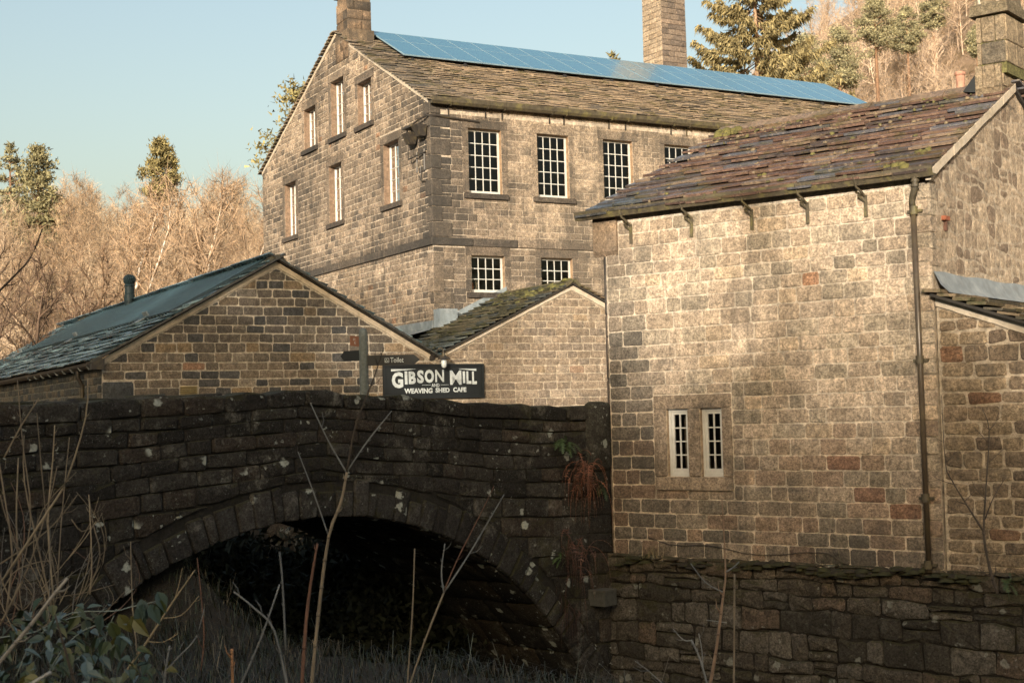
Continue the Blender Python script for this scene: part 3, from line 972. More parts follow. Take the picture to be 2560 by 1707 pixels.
# ------------------------------------------------------------------ the tall chimney stack behind the mill
stk = thing('mill_chimney_stack', 'tall tapering square stone chimney stack rising behind the mill roof', 'chimney', Vector((7.0, 62.9, -0.8)))
SC = Vector((6.96, 62.0, 0))
sg = Fr(SC, hd(-31), -hd(59))
sl_ = Fr(SC, hd(59), Vector((hd(59).y, -hd(59).x, 0)))
W0 = 1.42
mb = MB()
tower(mb, Fr(SC, hd(59), Vector((hd(59).y, -hd(59).x, 0))), 0.03, 1.35, -0.8, 22, -W0 + 0.03, -0.03, 0.12, 0.12, (0.4, 0.33, 0.25))
body = mb.build('shaft', M['mortar'], stk)
def shaft_courses(fr, w, tf):
    z = 14.0
    while z < 19.4:
        h = rnd.uniform(0.2, 0.27)
        k = (z - 14) * 0.0052
        for a, b in spans(k, w - k, (0.32, 0.6)):
            m = MB()
            stone(m, Fr(fr.o + fr.n * (-k * 1.0), fr.u, fr.n), [(a + 0.008, z + 0.006), (b - 0.008, z + 0.006), (b - 0.008, z + h - 0.006), (a + 0.008, z + h - 0.006)], 0.022, tf(), jit=0.004, bev=0.012, bulge=0.006, cut=0.1)
            m.build('stone', M['stack'], body, smooth=False)
        z += h
shaft_courses(sg, W0, lambda: pick((3, (0.36, 0.29, 0.21)), (1, (0.3, 0.235, 0.165))))
shaft_courses(sl_, 1.38, lambda: pick((3, (0.2, 0.16, 0.125)), (2, (0.14, 0.115, 0.095)), (1, (0.27, 0.21, 0.16))))  # darker than the sunlit face: this side's shade is put into the tint

# ------------------------------------------------------------------ the two gabled sheds
fsf = Fr(S0, ML, NL)
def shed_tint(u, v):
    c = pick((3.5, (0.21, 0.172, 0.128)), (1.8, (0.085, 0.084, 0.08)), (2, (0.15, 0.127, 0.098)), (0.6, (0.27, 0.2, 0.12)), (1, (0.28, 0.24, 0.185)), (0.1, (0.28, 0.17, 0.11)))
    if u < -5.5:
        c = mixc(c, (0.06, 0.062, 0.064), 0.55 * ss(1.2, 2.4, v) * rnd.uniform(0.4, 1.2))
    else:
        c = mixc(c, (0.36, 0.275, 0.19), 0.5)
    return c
smort = (0.48, 0.43, 0.345)
shed = thing('weaving_shed', 'low dark stone shed with wet slate and ribbed metal roof and a metal flue', 'shed', S0 - ML * 8.25 + UP * -0.8)
def ltop(s):
    return 3.82 + (1.5 - 3.82) * (s + 8.25) / (-12.4 + 8.25) if s < -8.25 else 3.82 + (1.5 - 3.82) * (s + 8.25) / (8.25 - 4.08)
VENT = (-10.62, -10.22, 0.62, 0.86)
swl = wallback(fsf, -12.4, -4.08, -0.9, lambda s: ltop(s) - 0.03, [VENT], [-8.25], M['mortar'], 'gable_wall', shed, tint=smort, reveal=0.1)
kl, kr = (3.82 - 1.5) / (12.4 - 8.25), (3.82 - 1.5) / (8.25 - 4.08)
clL = [(-kl, 1, 3.82 + kl * 8.25 - 0.17), (kr, 1, 3.82 - kr * 8.25 - 0.17)]
obs = [(VENT[0] - 0.02, VENT[1] + 0.02, VENT[2] - 0.02, VENT[3] + 0.02), (-12.4, -11.68, 0.45, 1.0)]
pl_ = courses(-12.38, -4.1, 0.0, 3.8, (0.185, 0.235), (0.3, 0.56), obs, clL, 0.026, 0.007)
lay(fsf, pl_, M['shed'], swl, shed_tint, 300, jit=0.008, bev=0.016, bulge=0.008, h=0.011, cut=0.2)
mb = MB()
stone(mb, fsf, [(-12.39, 0.47), (-11.7, 0.47), (-11.7, 0.98), (-12.39, 0.98)], 0.03, (0.07, 0.075, 0.075), bev=0.02)
mb.build('quoin', M['shed'], swl, smooth=True)
for i in range(5):
    z = 0.65 + i * 0.045
    MB().prism(fsf, [(z, -0.08), (z + 0.02, -0.08), (z + 0.035, 0.012), (z + 0.012, 0.02)], VENT[0], VENT[1], (0.28, 0.22, 0.1)).build('vent_louvre', M['tinted'], shed)
MB().box(fsf, VENT[0], VENT[1], VENT[2], VENT[3], -0.12, -0.1).build('vent_back', M['interior'], shed)
# side wall of the weaving shed along the lane
SE = S0 - ML * 12.4
fside = Fr(SE, MG, -ML)
swm = wallback(fside, 0, 25, -0.9, lambda a: 1.42, [], [], M['mortar'], 'side_wall', shed, tint=(0.2, 0.19, 0.155))
pl_ = courses(0, 14, 0.0, 1.4, (0.16, 0.21), (0.28, 0.5), (), (), 0.025, 0.006)
lay(fside, pl_, M['shed'], swm, lambda u, v: pick((2, (0.085, 0.085, 0.075)), (2, (0.14, 0.12, 0.09)), (1, (0.06, 0.065, 0.066))), 120, jit=0.008, bev=0.025, h=0.022)
def verge(fr, pts, parent, w0=0.0, w1=0.035, th=0.13, tint=(0.33, 0.285, 0.215)):
    mb = MB()
    for (a0, b0), (a1, b1) in zip(pts, pts[1:]):
        n = 10
        for i in range(n):
            x0, x1 = a0 + (a1 - a0) * i / n, a0 + (a1 - a0) * (i + 1) / n
            y0, y1 = b0 + (b1 - b0) * i / n, b0 + (b1 - b0) * (i + 1) / n
            mb.slab(fr, [(x0, y0 - th + J(0.012)), (x1, y1 - th + J(0.012)), (x1, y1), (x0, y0)], w0, w1 + J(0.005), tint)
    return mb.build('verge_mortar', M['plaster'], parent)
verge(fsf, [(-12.4, 1.5), (-8.25, 3.82), (-4.08, 1.5)], swl)
RLEN = 25.0
def slope(o_eave, ridge, along):
    S = (ridge - o_eave)
    L_ = S.length
    S = S / L_
    n = along.cross(S).normalized()
    if n.z < 0:
        n = -n
    return S, L_, n
sr_ = S0 - ML * 8.25 + UP * 3.86
e1 = S0 - ML * 12.68 + UP * 1.39
S1, L1, N1 = slope(e1, sr_, MG)
e2 = S0 - ML * 4.02 + UP * 1.5
S2, L2, N2 = slope(e2, sr_, MG)
rb = MB()
rb.slab(Fr(e1 - MG * 0.12, MG, N1, S1), [(0, 0.05), (RLEN, 0.05), (RLEN, L1), (0, L1)], -0.02, 0.02)
rb.slab(Fr(e2 - MG * 0.12, MG, N2, S2), [(0, 0.02), (RLEN, 0.02), (RLEN, L2), (0, L2)], -0.02, 0.02)
sroof = rb.build('roof', M['roofbed'], shed)
wet = lambda a, s: pick((3, (0.05, 0.095, 0.112)), (2, (0.1, 0.165, 0.19)), (1.6, (0.22, 0.32, 0.35)), (1, (0.028, 0.045, 0.052)))  # the paler blues put sky sheen into the slate colour
slates(e1 - MG * 0.14 + N1 * 0.02, MG, S1, N1, RLEN, rowset(L1, 0.3, 0.26), (0.4, 0.8), sroof, M['slate_shed'], wet, limit=260, thick=(0.025, 0.04), sag=0.012, skip=lambda a, s: s > 2.35 and 0.45 < a < 19.8)
slates(e2 - MG * 0.14 + N2 * 0.02, MG, S2, N2, RLEN, rowset(L2, 0.3, 0.26), (0.4, 0.8), sroof, M['slate_shed'], lambda a, s: mulc(wet(a, s), 0.8), limit=40, thick=(0.025, 0.04), sag=0.01)
# ribbed dark metal sheets on the upper slope
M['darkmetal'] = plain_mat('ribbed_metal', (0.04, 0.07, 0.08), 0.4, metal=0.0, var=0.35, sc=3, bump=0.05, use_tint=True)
M['fluemetal'] = plain_mat('flue_metal', (0.018, 0.034, 0.04), 0.55, var=0.2, sc=6, bump=0.05, spec=0.3)
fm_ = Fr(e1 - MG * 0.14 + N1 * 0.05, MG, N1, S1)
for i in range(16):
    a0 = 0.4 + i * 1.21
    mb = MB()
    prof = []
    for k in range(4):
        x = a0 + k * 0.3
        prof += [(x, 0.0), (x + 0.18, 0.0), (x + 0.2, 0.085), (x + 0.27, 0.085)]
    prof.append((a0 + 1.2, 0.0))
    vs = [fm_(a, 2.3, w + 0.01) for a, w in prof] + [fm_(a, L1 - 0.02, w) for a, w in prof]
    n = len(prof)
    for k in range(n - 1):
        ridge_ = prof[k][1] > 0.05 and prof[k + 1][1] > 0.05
        mb.add([vs[k], vs[k + 1], vs[n + k + 1], vs[n + k]], [(0, 1, 2, 3)], (0.1, 0.23, 0.28) if ridge_ else ((0.008, 0.024, 0.03) if prof[k][1] != prof[k + 1][1] else (0.018, 0.065, 0.082)))  # sheen on rib tops and shade on rib sides are tinted in
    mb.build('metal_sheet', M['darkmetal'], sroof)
for a in (3.0, 11.2, 20.3):
    mb = MB()
    mb.slab(fm_, [(a, 2.12), (a + 0.4, 2.12), (a + 0.4, 2.5), (a, 2.5)], 0.06, 0.085)
    mb.slab(fm_, [(a, 2.46), (a + 0.4, 2.46), (a + 0.4, 2.5), (a, 2.5)], 0.085, 0.2)
    mb.build('roof_clip', M['lead'], sroof)
fr_ = Fr(sr_ - MG * 0.14 + UP * 0.1, MG, ML)
for i, (a, b) in enumerate([(0.0, 0.42), (19.6, 20.5), (20.6, 21.5)]):
    mb = MB()
    mb.prism(fr_, [(-0.14, -0.22), (0.0, -0.1), (0.02, 0.08), (-0.14, 0.22), (-0.18, 0.18), (-0.05, 0.0), (-0.18, -0.18)], a, b, (0.08, 0.075, 0.05))
    mb.build('ridge_stone', M['slate_moss'], sroof)
MB().prism(fr_, [(-0.1, -0.2), (-0.02, 0.0), (-0.1, 0.2), (-0.12, 0.2), (-0.05, 0.0), (-0.12, -0.2)], 0.44, 19.6).build('ridge_flashing', M['lead'], sroof)
# verge slates standing past the gable: built edge stones
for o_, S_, N_, L_ in ((e1, S1, N1, L1), (e2, S2, N2, L2)):
    s = 0.0
    while s < L_ - 0.1:
        mb = MB()
        mb.box(Fr(o_ - MG * 0.2, MG, N_, S_), J(0.02), 0.4, s, s + 0.42, 0.0, 0.05 + J(0.01), (0.06, 0.06, 0.055))
        mb.build('verge_slate', M['slate_shed'], sroof)
        s += 0.27
# flue with a round cowl
fbp = S0 - ML * 8.45 + MG * 13.3
fl_ = MB()
z0 = 3.6
fl_.tube([fbp + UP * z for z in (z0, 3.92, 3.92, 3.95, 3.96, 4.2, 4.2, 4.46)], [0.15, 0.15, 0.17, 0.17, 0.14, 0.14, 0.135, 0.135], 16)
flue = fl_.build('flue', M['fluemetal'], shed, smooth=False)
mb = MB()
mb.tube([fbp + UP * z for z in (3.95, 3.97, 4.17, 4.19)], [0.16, 0.168, 0.168, 0.16], 16)
mb.tube([fbp + UP * z for z in (4.2, 4.22, 4.42)], [0.15, 0.155, 0.155], 16)
mb.build('flue_sleeve', M['fluemetal'], flue)
mb = MB()
mb.tube([fbp + UP * z for z in (4.45, 4.48, 4.52)], [0.18, 0.165, 0.12], 16)
for k in range(18):
    an = 6.283 * k / 18
    path = []
    for i in range(7):
        ph = -1.2 + 2.75 * i / 6
        an2 = an + 0.35 * i / 6 * 2
        path.append(fbp + Vector((math.cos(an2) * math.cos(ph) * 0.17, math.sin(an2) * math.cos(ph) * 0.17, 4.65 + math.sin(ph) * 0.165)))
    mb.tube(path, [0.016, 0.03, 0.036, 0.038, 0.034, 0.024, 0.01], 4)
mb.tube([fbp + UP * 4.48, fbp + UP * 4.78], [0.11, 0.05], 10)
mb.build('flue_cowl', M['fluemetal'], flue)
# eaves gutter and downpipe on the lane side
gt = MB()
gt.prism(fside, [(1.32, 0.08), (1.3, 0.18), (1.36, 0.24), (1.42, 0.25), (1.42, 0.08)], -0.12, 25)
gt.box(Fr(SE, MG, -ML), -0.2, -0.02, 1.26, 1.5, -0.02, 0.27)
g2 = gt.build('gutter', M['iron'], shed)
for i in range(9):
    MB().prism(fside, [(1.28, 0.06), (1.27, 0.2), (1.36, 0.26), (1.36, 0.24), (1.3, 0.18)], 0.4 + i * 0.9, 0.43 + i * 0.9).build('gutter_clip', M['lead'], g2)
mb = MB()
mb.tube([fside(1.75, 1.3, 0.16), fside(1.75, 1.16, 0.16), fside(1.75, 0.95, 0.06), fside(1.75, -0.8, 0.06)], 0.05, 8)
mb.build('downpipe', M['iron'], shed)

# right-hand shed
shed2 = thing('gabled_shed', 'smaller sunlit stone gable with mossy slate roof against the mill', 'shed', S0 + UP * -0.8)
def rtop(s):
    return 3.44 - (3.44 - 1.55) * (-s) / 4.08 if s < 0 else 3.44 - 0.463 * s
swr = wallback(fsf, -4.08, 3.6, -0.9, lambda s: rtop(s) - 0.03, [], [0], M['mortar'], 'gable_wall', shed2, tint=(0.46, 0.385, 0.285))
pl_ = courses(-4.06, 3.55, 0.0, 3.4, (0.185, 0.225), (0.3, 0.55), [(-5.6, -2.7, 0.42, 1.38)], [(0.463, 1, 3.44 - 0.17), (-0.463, 1, 3.44 - 0.17)], 0.024, 0.007)
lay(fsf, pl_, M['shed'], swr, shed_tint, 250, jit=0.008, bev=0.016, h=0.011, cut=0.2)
verge(fsf, [(-4.08, 1.55), (0, 3.44), (3.6, 1.77)], swr, tint=(0.44, 0.37, 0.28))
sr2 = S0 + UP * 3.47
e3 = S0 - ML * 4.08 + UP * 1.56
S3, L3, N3 = slope(e3, sr2, MG)
e4 = S0 + ML * 3.9 + UP * 1.67
S4, L4, N4 = slope(e4, sr2, MG)
DR = 3.62
rb = MB()
rb.slab(Fr(e3 - MG * 0.12, MG, N3, S3), [(0, 0.03), (DR + 0.1, 0.03), (DR + 0.1, L3), (0, L3)], -0.02, 0.02)
rb.slab(Fr(e4 - MG * 0.12, MG, N4, S4), [(0, 0.03), (DR + 0.1, 0.03), (DR + 0.1, L4), (0, L4)], -0.02, 0.02)
sroof2 = rb.build('roof', M['roofbed'], shed2)
mossy = lambda a, s: mixc(pick((2, (0.065, 0.06, 0.035)), (1, (0.1, 0.085, 0.05)), (1, (0.05, 0.055, 0.05))), (0.09, 0.12, 0.13), 0.7 * ss(1.5, 0.2, s))
slates(e3 - MG * 0.14 + N3 * 0.02, MG, S3, N3, DR + 0.1, rowset(L3, 0.24, 0.19), (0.35, 0.7), sroof2, M['slate_moss'], mossy, limit=200, thick=(0.03, 0.05), sag=0.02)
slates(e4 - MG * 0.14 + N4 * 0.02, MG, S4, N4, DR + 0.1, rowset(L4, 0.24, 0.19), (0.35, 0.7), sroof2, M['slate_moss'], lambda a, s: (0.12, 0.085, 0.05), limit=60, thick=(0.03, 0.05), sag=0.02)
fr_ = Fr(sr2 - MG * 0.16 + UP * 0.1, MG, ML)
for i in range(5):
    mb = MB()
    mb.prism(fr_, [(-0.14, -0.24), (0.0, -0.08), (0.01, 0.08), (-0.14, 0.24), (-0.2, 0.2), (-0.05, 0.0), (-0.2, -0.2)], i * 0.74, i * 0.74 + 0.72, (0.1, 0.085, 0.045))
    mb.build('ridge_stone', M['slate_moss'], sroof2)
ms = MB()
for i in range(60):
    a, s = rnd.uniform(0, DR), L3 - abs(rnd.gauss(0, 0.7))
    blob(ms, Fr(e3, MG, N3, S3)(a, s, 0.07), rnd.uniform(0.04, 0.13), rnd.uniform(0.03, 0.07), mulc((0.085, 0.08, 0.022), rnd.uniform(0.6, 1.4)), up=N3)
for i in range(8):
    blob(ms, sr2 + MG * rnd.uniform(-0.1, 0.5) + ML * J(0.12) + UP * 0.1, rnd.uniform(0.06, 0.14), 0.06, (0.1, 0.095, 0.025))
ms.build('moss_cushions', M['tinted'], sroof2, smooth=True, kind='stuff')
# lead valley and flashing against the mill
ld = MB()
ld.quad(S0 - ML * 4.4 + MG * 0.1 + UP * 1.72, S0 - ML * 3.7 + MG * 0.1 + UP * 1.72, S0 - ML * 3.5 + MG * 3.6 + UP * 1.8, S0 - ML * 4.5 + MG * 3.6 + UP * 1.8)
ld.quad(S0 - ML * 4.7 + MG * 2.6 + UP * 1.95, S0 - ML * 2.3 + MG * 3.55 + UP * 2.5, S0 - ML * 2.33 + MG * 12 + UP * 2.5, S0 - ML * 4.7 + MG * 12 + UP * 1.95)
ld.box(Fr(MC, MG, NG), 0.0, 9, 2.4, 2.72, 0.04, 0.08)
ld.build('lead_valley', M['lead'], sroof2)
fz = MB()
def on_mill(u, z):
    return fl(u, z, 0.07)
zz = lambda u: 3.44 - 0.463 * abs(u - 2.31) * 1.0
pts = [(0.0, zz(0.0)), (0.9, zz(0.9)), (1.7, zz(1.7)), (2.3, 3.42)]
for (u0, a), (u1, b) in zip(pts, pts[1:]):
    fz.quad(on_mill(u0, a - 0.02), on_mill(u1, b - 0.02), on_mill(u1, b + 0.3), on_mill(u0, a + 0.3))
    fz.quad(on_mill(u0, a + 0.05), on_mill(u1, b + 0.05), fl(u1, b - 0.02, 0.35), fl(u0, a - 0.02, 0.35))
fz.box(Fr(MC, ML, NL), -0.06, 0.5, 2.35, 3.02, 0.05, 0.45)
fz.build('lead_flashing', M['lead'], sroof2)

# ------------------------------------------------------------------ the sign, its lamp and the fingerpost
M['signblack'] = plain_mat('sign_black', (0.009, 0.012, 0.013), 0.6, var=0.2, bump=0.05)
M['signwhite'] = plain_mat('sign_white', (0.52, 0.57, 0.57), 0.65, var=0.15, sc=9, bump=0, dirt=((0.2, 0.22, 0.22), 0.45))
M['brownplate'] = plain_mat('brown_plate', (0.2, 0.085, 0.045), 0.5, var=0.15)
M['postwood'] = plain_mat('weathered_post', (0.12, 0.14, 0.135), 0.85, var=0.3, sc=16, bump=0.5)
def text_mesh(txt, size, bold=0.0, sx=1.0, spacing=1.0):
    cu = bpy.data.curves.new('lettering', 'FONT')
    cu.body = txt
    cu.size = size
    cu.offset = bold
    cu.extrude = 0.002
    cu.space_character = spacing
    cu.resolution_u = 3
    ob = bpy.data.objects.new('lettering', cu)
    COL.objects.link(ob)
    dg = bpy.context.evaluated_depsgraph_get()
    me = bpy.data.meshes.new_from_object(ob.evaluated_get(dg))
    bpy.data.objects.remove(ob)
    bpy.data.curves.remove(cu)
    co = np.zeros(len(me.vertices) * 3, np.float32)
    me.vertices.foreach_get('co', co)
    co = co.reshape(-1, 3)
    return me, co
def letter(txt, fr, a0, a1, b0, b1, w, mat, parent, bold=0.0, name='lettering', shear=0.0):
    """text fitted to the rectangle a0..a1, b0..b1"""
    me, co = text_mesh(txt, 1.0, bold)
    mn, mx = co.min(0), co.max(0)
    x = a0 + (co[:, 0] - mn[0]) / (mx[0] - mn[0]) * (a1 - a0)
    y = b0 + (co[:, 1] - mn[1]) / (mx[1] - mn[1]) * (b1 - b0)
    for i, v in enumerate(me.vertices):
        v.co = fr(float(x[i]), float(y[i]), w + float(co[i, 2]))
    me.materials.clear()
    me.materials.append(mat)
    return link(name, me, parent)
sign = thing('cafe_sign', 'black board with white letters reading GIBSON MILL AND WEAVING SHED CAFE', 'sign', S0 - ML * 4.13 + NL * 0.05 + UP * 0.5)
SA0, SA1, SB0, SB1 = -5.55, -2.74, 0.47, 1.34
MB().box(fsf, SA0 + 0.06, SA1 - 0.06, SB0 + 0.06, SB1 - 0.06, 0.03, 0.075).build('board', M['signblack'], sign)
for q in ((SA0, SA0 + 0.06, SB0, SB1, 0.1), (SA1 - 0.06, SA1, SB0, SB1, 0.1), (SA0 + 0.06, SA1 - 0.06, SB0, SB0 + 0.06, 0.097), (SA0 + 0.06, SA1 - 0.06, SB1 - 0.06, SB1, 0.097)):
    MB().box(fsf, q[0], q[1], q[2], q[3], 0.03, q[4]).build('sign_frame', M['signblack'], sign)
# zoom coordinates of the letters mapped on to the board
def sx_(x):
    return SA0 + (x - 350) / (1300 - 350) * (SA1 - SA0)
def sy_(y):
    return SB1 - (y - 425) / (712 - 425) * (SB1 - SB0)
def put(t, x0, x1, y0, y1, bold):
    letter(t, fsf, sx_(x0), sx_(x1), sy_(y1), sy_(y0), 0.078, M['signwhite'], sign, bold)
for t, x0, x1, y0, y1 in (('G', 427, 531, 490, 622), ('I', 546, 571, 484, 592), ('B', 583, 650, 486, 590), ('S', 662, 724, 476, 584), ('O', 732, 820, 472, 582), ('N', 832, 915, 474, 576),
                          ('M', 972, 1082, 480, 600), ('I', 1095, 1118, 488, 588), ('L', 1131, 1178, 488, 594), ('L', 1186, 1231, 490, 598)):
    put(t, x0, x1, y0, y1, 0.02 if t in 'MN' else 0.045)
put('AND', 795, 870, 588, 616, 0.015)
put('WEAVING', 540, 803, 625, 668, 0.04)
put('SHED', 832, 966, 624, 664, 0.04)
put('CAFE', 1000, 1127, 622, 662, 0.04)
st = MB()
for x0, x1, ya, yb in ((706, 788, 598, 601), (881, 957, 598, 601)):
    st.slab(fsf, [(sx_(x0), sy_(yb)), (sx_(x1), sy_(yb)), (sx_(x1), sy_(ya)), (sx_(x0), sy_(ya))], 0.076, 0.081)
st.slab(fsf, [(sx_(422), sy_(485)), (sx_(648), sy_(467)), (sx_(648), sy_(465)), (sx_(422), sy_(466))], 0.076, 0.081)
st.slab(fsf, [(sx_(1060), sy_(468)), (sx_(1228), sy_(486)), (sx_(1228), sy_(467)), (sx_(1060), sy_(466))], 0.076, 0.081)
st.build('sign_stripe', M['signwhite'], sign)
lamp = thing('wall_lamp', 'black swan-neck lamp with clear glass shade above the cafe sign', 'lamp', fsf(-4.0, 1.55, 0.0))
mb = MB()
mb.tube([fsf(-4.18, 1.5, 0.0), fsf(-4.18, 1.5, 0.08)], [0.085, 0.075], 12)
mb.tube([fsf(-4.18, 1.5, 0.06), fsf(-4.12, 1.62, 0.16), fsf(-4.08, 1.72, 0.22), fsf(-4.02, 1.74, 0.26), fsf(-3.98, 1.68, 0.28), fsf(-3.97, 1.52, 0.28)], 0.018, 6)
mb.build('arm', M['iron'], lamp)
mb = MB()
mb.tube([fsf(-3.97, z, 0.28) for z in (1.6, 1.53, 1.47, 1.455)], [0.035, 0.06, 0.16, 0.165], 16)
mb.build('shade', M['iron'], lamp)
M['clearglass'] = plain_mat('clear_glass', (0.55, 0.6, 0.6), 0.12, var=0.05, bump=0)
mb = MB()
mb.tube([fsf(-3.97, z, 0.28) for z in (1.455, 1.4, 1.3, 1.25, 1.225)], [0.05, 0.072, 0.072, 0.055, 0.02], 12)
mb.build('glass_bulb', M['clearglass'], lamp, smooth=True)

PD = 25.0
PB = at(911, 985, PD)
post = thing('fingerpost', 'grey wooden fingerpost with black Toilet arm behind the bridge parapet', 'signpost', Vector((PB.x, PB.y, -0.8)))
fp = Fr(Vector((PB.x, PB.y, 0)), hd(86), Vector((hd(86).y, -hd(86).x, 0)))
mb = MB()
for i in range(1):
    mb.tube([fp(0, z, 0) for z in (-0.8, 0.5, 1.5, 1.57, 1.6)], [0.083, 0.081, 0.079, 0.065, 0.02], 14)
mb.build('post', M['postwood'], post, smooth=False)
arm = MB()
arm.slab(fp, [(0.07, 0.93), (0.88, 0.93), (0.985, 1.02), (0.88, 1.11), (0.07, 1.11)], 0.05, 0.075)
a1 = arm.build('toilet_arm', M['signblack'], post)
letter('Toilet', fp, 0.465, 0.70, 0.975, 1.065, 0.077, M['signwhite'], a1, 0.012)
wc = MB()
q = 0.007
x0, x1, y0, y1 = 0.37, 0.445, 0.978, 1.055
for r in ((x0, x1, y0, y0 + q), (x0, x1, y1 - q, y1), (x0, x0 + q, y0 + q, y1 - q), (x1 - q, x1, y0 + q, y1 - q)):
    wc.box(fp, *r, 0.0755, 0.079)
wc.box(fp, x0 + 0.026, x0 + 0.036, y1 - 0.025, y1 - 0.014, 0.0755, 0.079)
wc.box(fp, x0 + 0.026, x0 + 0.034, y0 + 0.034, y1 - 0.028, 0.0755, 0.079)
wc.box(fp, x0 + 0.034, x0 + 0.054, y0 + 0.032, y0 + 0.038, 0.0755, 0.079)
wc.box(fp, x0 + 0.05, x0 + 0.056, y0 + 0.014, y0 + 0.032, 0.0755, 0.079)
wc.tube([fp(x0 + 0.03 + 0.018 * math.cos(t), y0 + 0.028 + 0.016 * math.sin(t), 0.077) for t in [2.4 + 0.45 * i for i in range(9)]], 0.003, 4)
wc.build('wheelchair_symbol', M['signwhite'], a1)
f2 = Fr(Vector((PB.x, PB.y, 0)), hd(-60), Vector((hd(-60).y, -hd(-60).x, 0)) * -1)
mb = MB()
mb.slab(f2, [(0.05, 1.03), (0.42, 1.03), (0.5, 1.12), (0.42, 1.21), (0.05, 1.21)], -0.02, 0.01)
mb.build('rear_arm', M['signblack'], post)
f3 = Fr(Vector((PB.x, PB.y, 0)), -hd(125), Vector((hd(125).y, -hd(125).x, 0)))
mb = MB()
mb.slab(f3, [(0.06, 1.27), (0.27, 1.3), (0.27, 1.475), (0.06, 1.45)], 0.02, 0.045)
pb_ = mb.build('brown_plate', M['brownplate'], post)
letter('H', Fr(f3.o, -f3.u, f3.n), -0.19, -0.15, 1.385, 1.43, 0.047, M['signwhite'], pb_, 0.0)
letter('E', Fr(f3.o, -f3.u, f3.n), -0.165, -0.13, 1.325, 1.37, 0.047, M['signwhite'], pb_, 0.0)

# ------------------------------------------------------------------ the cottage
cot = thing('cottage', 'sunlit coursed stone cottage with brown stone-slate roof beside the bridge', 'cottage', CC + UP * -2.3)
ff = Fr(CC, CF, -CD)            # front: u towards the bridge
fgb = Fr(CC, CD, -CF)           # right-hand gable
CL, CW, CR_Z, CE = 5.79, 7.2, 5.1, 3.3
WO = [(4.1, 4.5, -1.045, 0.03), (3.48, 3.88, -1.045, 0.03)]
cmort = (0.6, 0.515, 0.4)
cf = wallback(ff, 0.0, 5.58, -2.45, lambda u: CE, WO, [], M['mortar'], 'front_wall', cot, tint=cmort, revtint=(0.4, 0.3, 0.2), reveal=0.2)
back = MB()
fbk = Fr(CC + CD * CW, CF, CD)
back.box(fbk, 0, CL, -0.9, CE, -0.3, 0, cmort)
fleft = Fr(CC + CF * CL, CD, CF)
back.quad(fleft(0.26, -2.4), fleft(CW, -2.4), fleft(CW, CE - 0.1), fleft(0.26, CE - 0.1), (0.3, 0.24, 0.17))
back.add([fleft(0.26, CE - 0.1), fleft(CW, CE - 0.1), fleft(CW / 2, CR_Z - 0.1, -0.55)], [(0, 1, 2)], (0.3, 0.24, 0.17))
back.build('rear_wall', M['mortar'], cot)
MB().slab(Fr(CC + UP * 0.3, CF, UP, CD), [(0.3, 1.2), (5.3, 1.2), (5.3, 7.0), (0.3, 7.0)], 0, 0.1).build('floor', M['interior'], cot)
MB().box(ff, 0.3, 5.3, -2.4, 3.2, -1.6, -1.5).build('partition', M['interior'], cot)
RED = [(2.0, 1.93), (1.55, 1.08), (4.85, 1.45), (1.6, -0.75), (1.0, -1.25), (0.55, -1.6)]
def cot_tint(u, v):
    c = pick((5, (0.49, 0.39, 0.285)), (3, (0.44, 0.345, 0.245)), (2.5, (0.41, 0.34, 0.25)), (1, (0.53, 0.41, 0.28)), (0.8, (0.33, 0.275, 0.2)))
    k = 0.72 * ss(4.0, 5.4, u) * ss(2.4, 1.0, v) + 0.4 * ss(0.5, -1.4, v) + 0.15 * ss(4.6, 5.6, u)  # darker to the left and low down: tree shade painted into the stones
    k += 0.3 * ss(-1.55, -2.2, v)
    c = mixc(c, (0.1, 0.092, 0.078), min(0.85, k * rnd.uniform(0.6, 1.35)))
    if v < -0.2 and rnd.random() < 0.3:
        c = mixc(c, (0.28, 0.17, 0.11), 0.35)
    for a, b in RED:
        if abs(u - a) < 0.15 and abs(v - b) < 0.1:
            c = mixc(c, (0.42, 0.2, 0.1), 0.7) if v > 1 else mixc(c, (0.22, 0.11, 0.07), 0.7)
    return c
def block(fr, nm, a0, a1, b0, b1, h, tint, parent, mat, **k):
    mb = MB()
    stone(mb, fr, [(a0, b0), (a1, b0), (a1, b1), (a0, b1)], h, tint, **{**dict(jit=0.004, bev=0.016, bulge=0.005, cut=0.12), **k})
    return mb.build(nm, mat, parent, smooth=False)
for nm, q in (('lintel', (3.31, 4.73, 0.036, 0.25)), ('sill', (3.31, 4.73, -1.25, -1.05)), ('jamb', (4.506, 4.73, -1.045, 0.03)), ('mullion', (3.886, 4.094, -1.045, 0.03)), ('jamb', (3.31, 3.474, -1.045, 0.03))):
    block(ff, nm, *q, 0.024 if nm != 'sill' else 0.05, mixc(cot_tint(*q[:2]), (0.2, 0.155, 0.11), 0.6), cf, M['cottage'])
for o in WO:
    window(ff, *o, cot, 2, 4, depth=0.07, fw=0.045, bw=0.02, sill_h=0.06, casement=True)
cur = MB()
for i in range(12):
    u = 4.2 + 0.15 * i / 12
    cur.quad(ff(u, -1.0, -0.3 - 0.02 * (i % 2)), ff(u + 0.0125, -1.0, -0.3 - 0.02 * ((i + 1) % 2)), ff(u + 0.0125, 0.0, -0.3 - 0.02 * ((i + 1) % 2)), ff(u, 0.0, -0.3 - 0.02 * (i % 2)), (0.25, 0.2, 0.15))
cur.build('curtain', M['tinted'], cot)
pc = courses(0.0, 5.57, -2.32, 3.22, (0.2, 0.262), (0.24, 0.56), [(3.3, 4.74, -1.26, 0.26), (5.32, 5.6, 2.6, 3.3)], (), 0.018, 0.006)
lay(ff, pc, M['cottage'], cf, cot_tint, 300, jit=0.006, bev=0.018, bulge=0.008, h=0.011, cut=0.2)
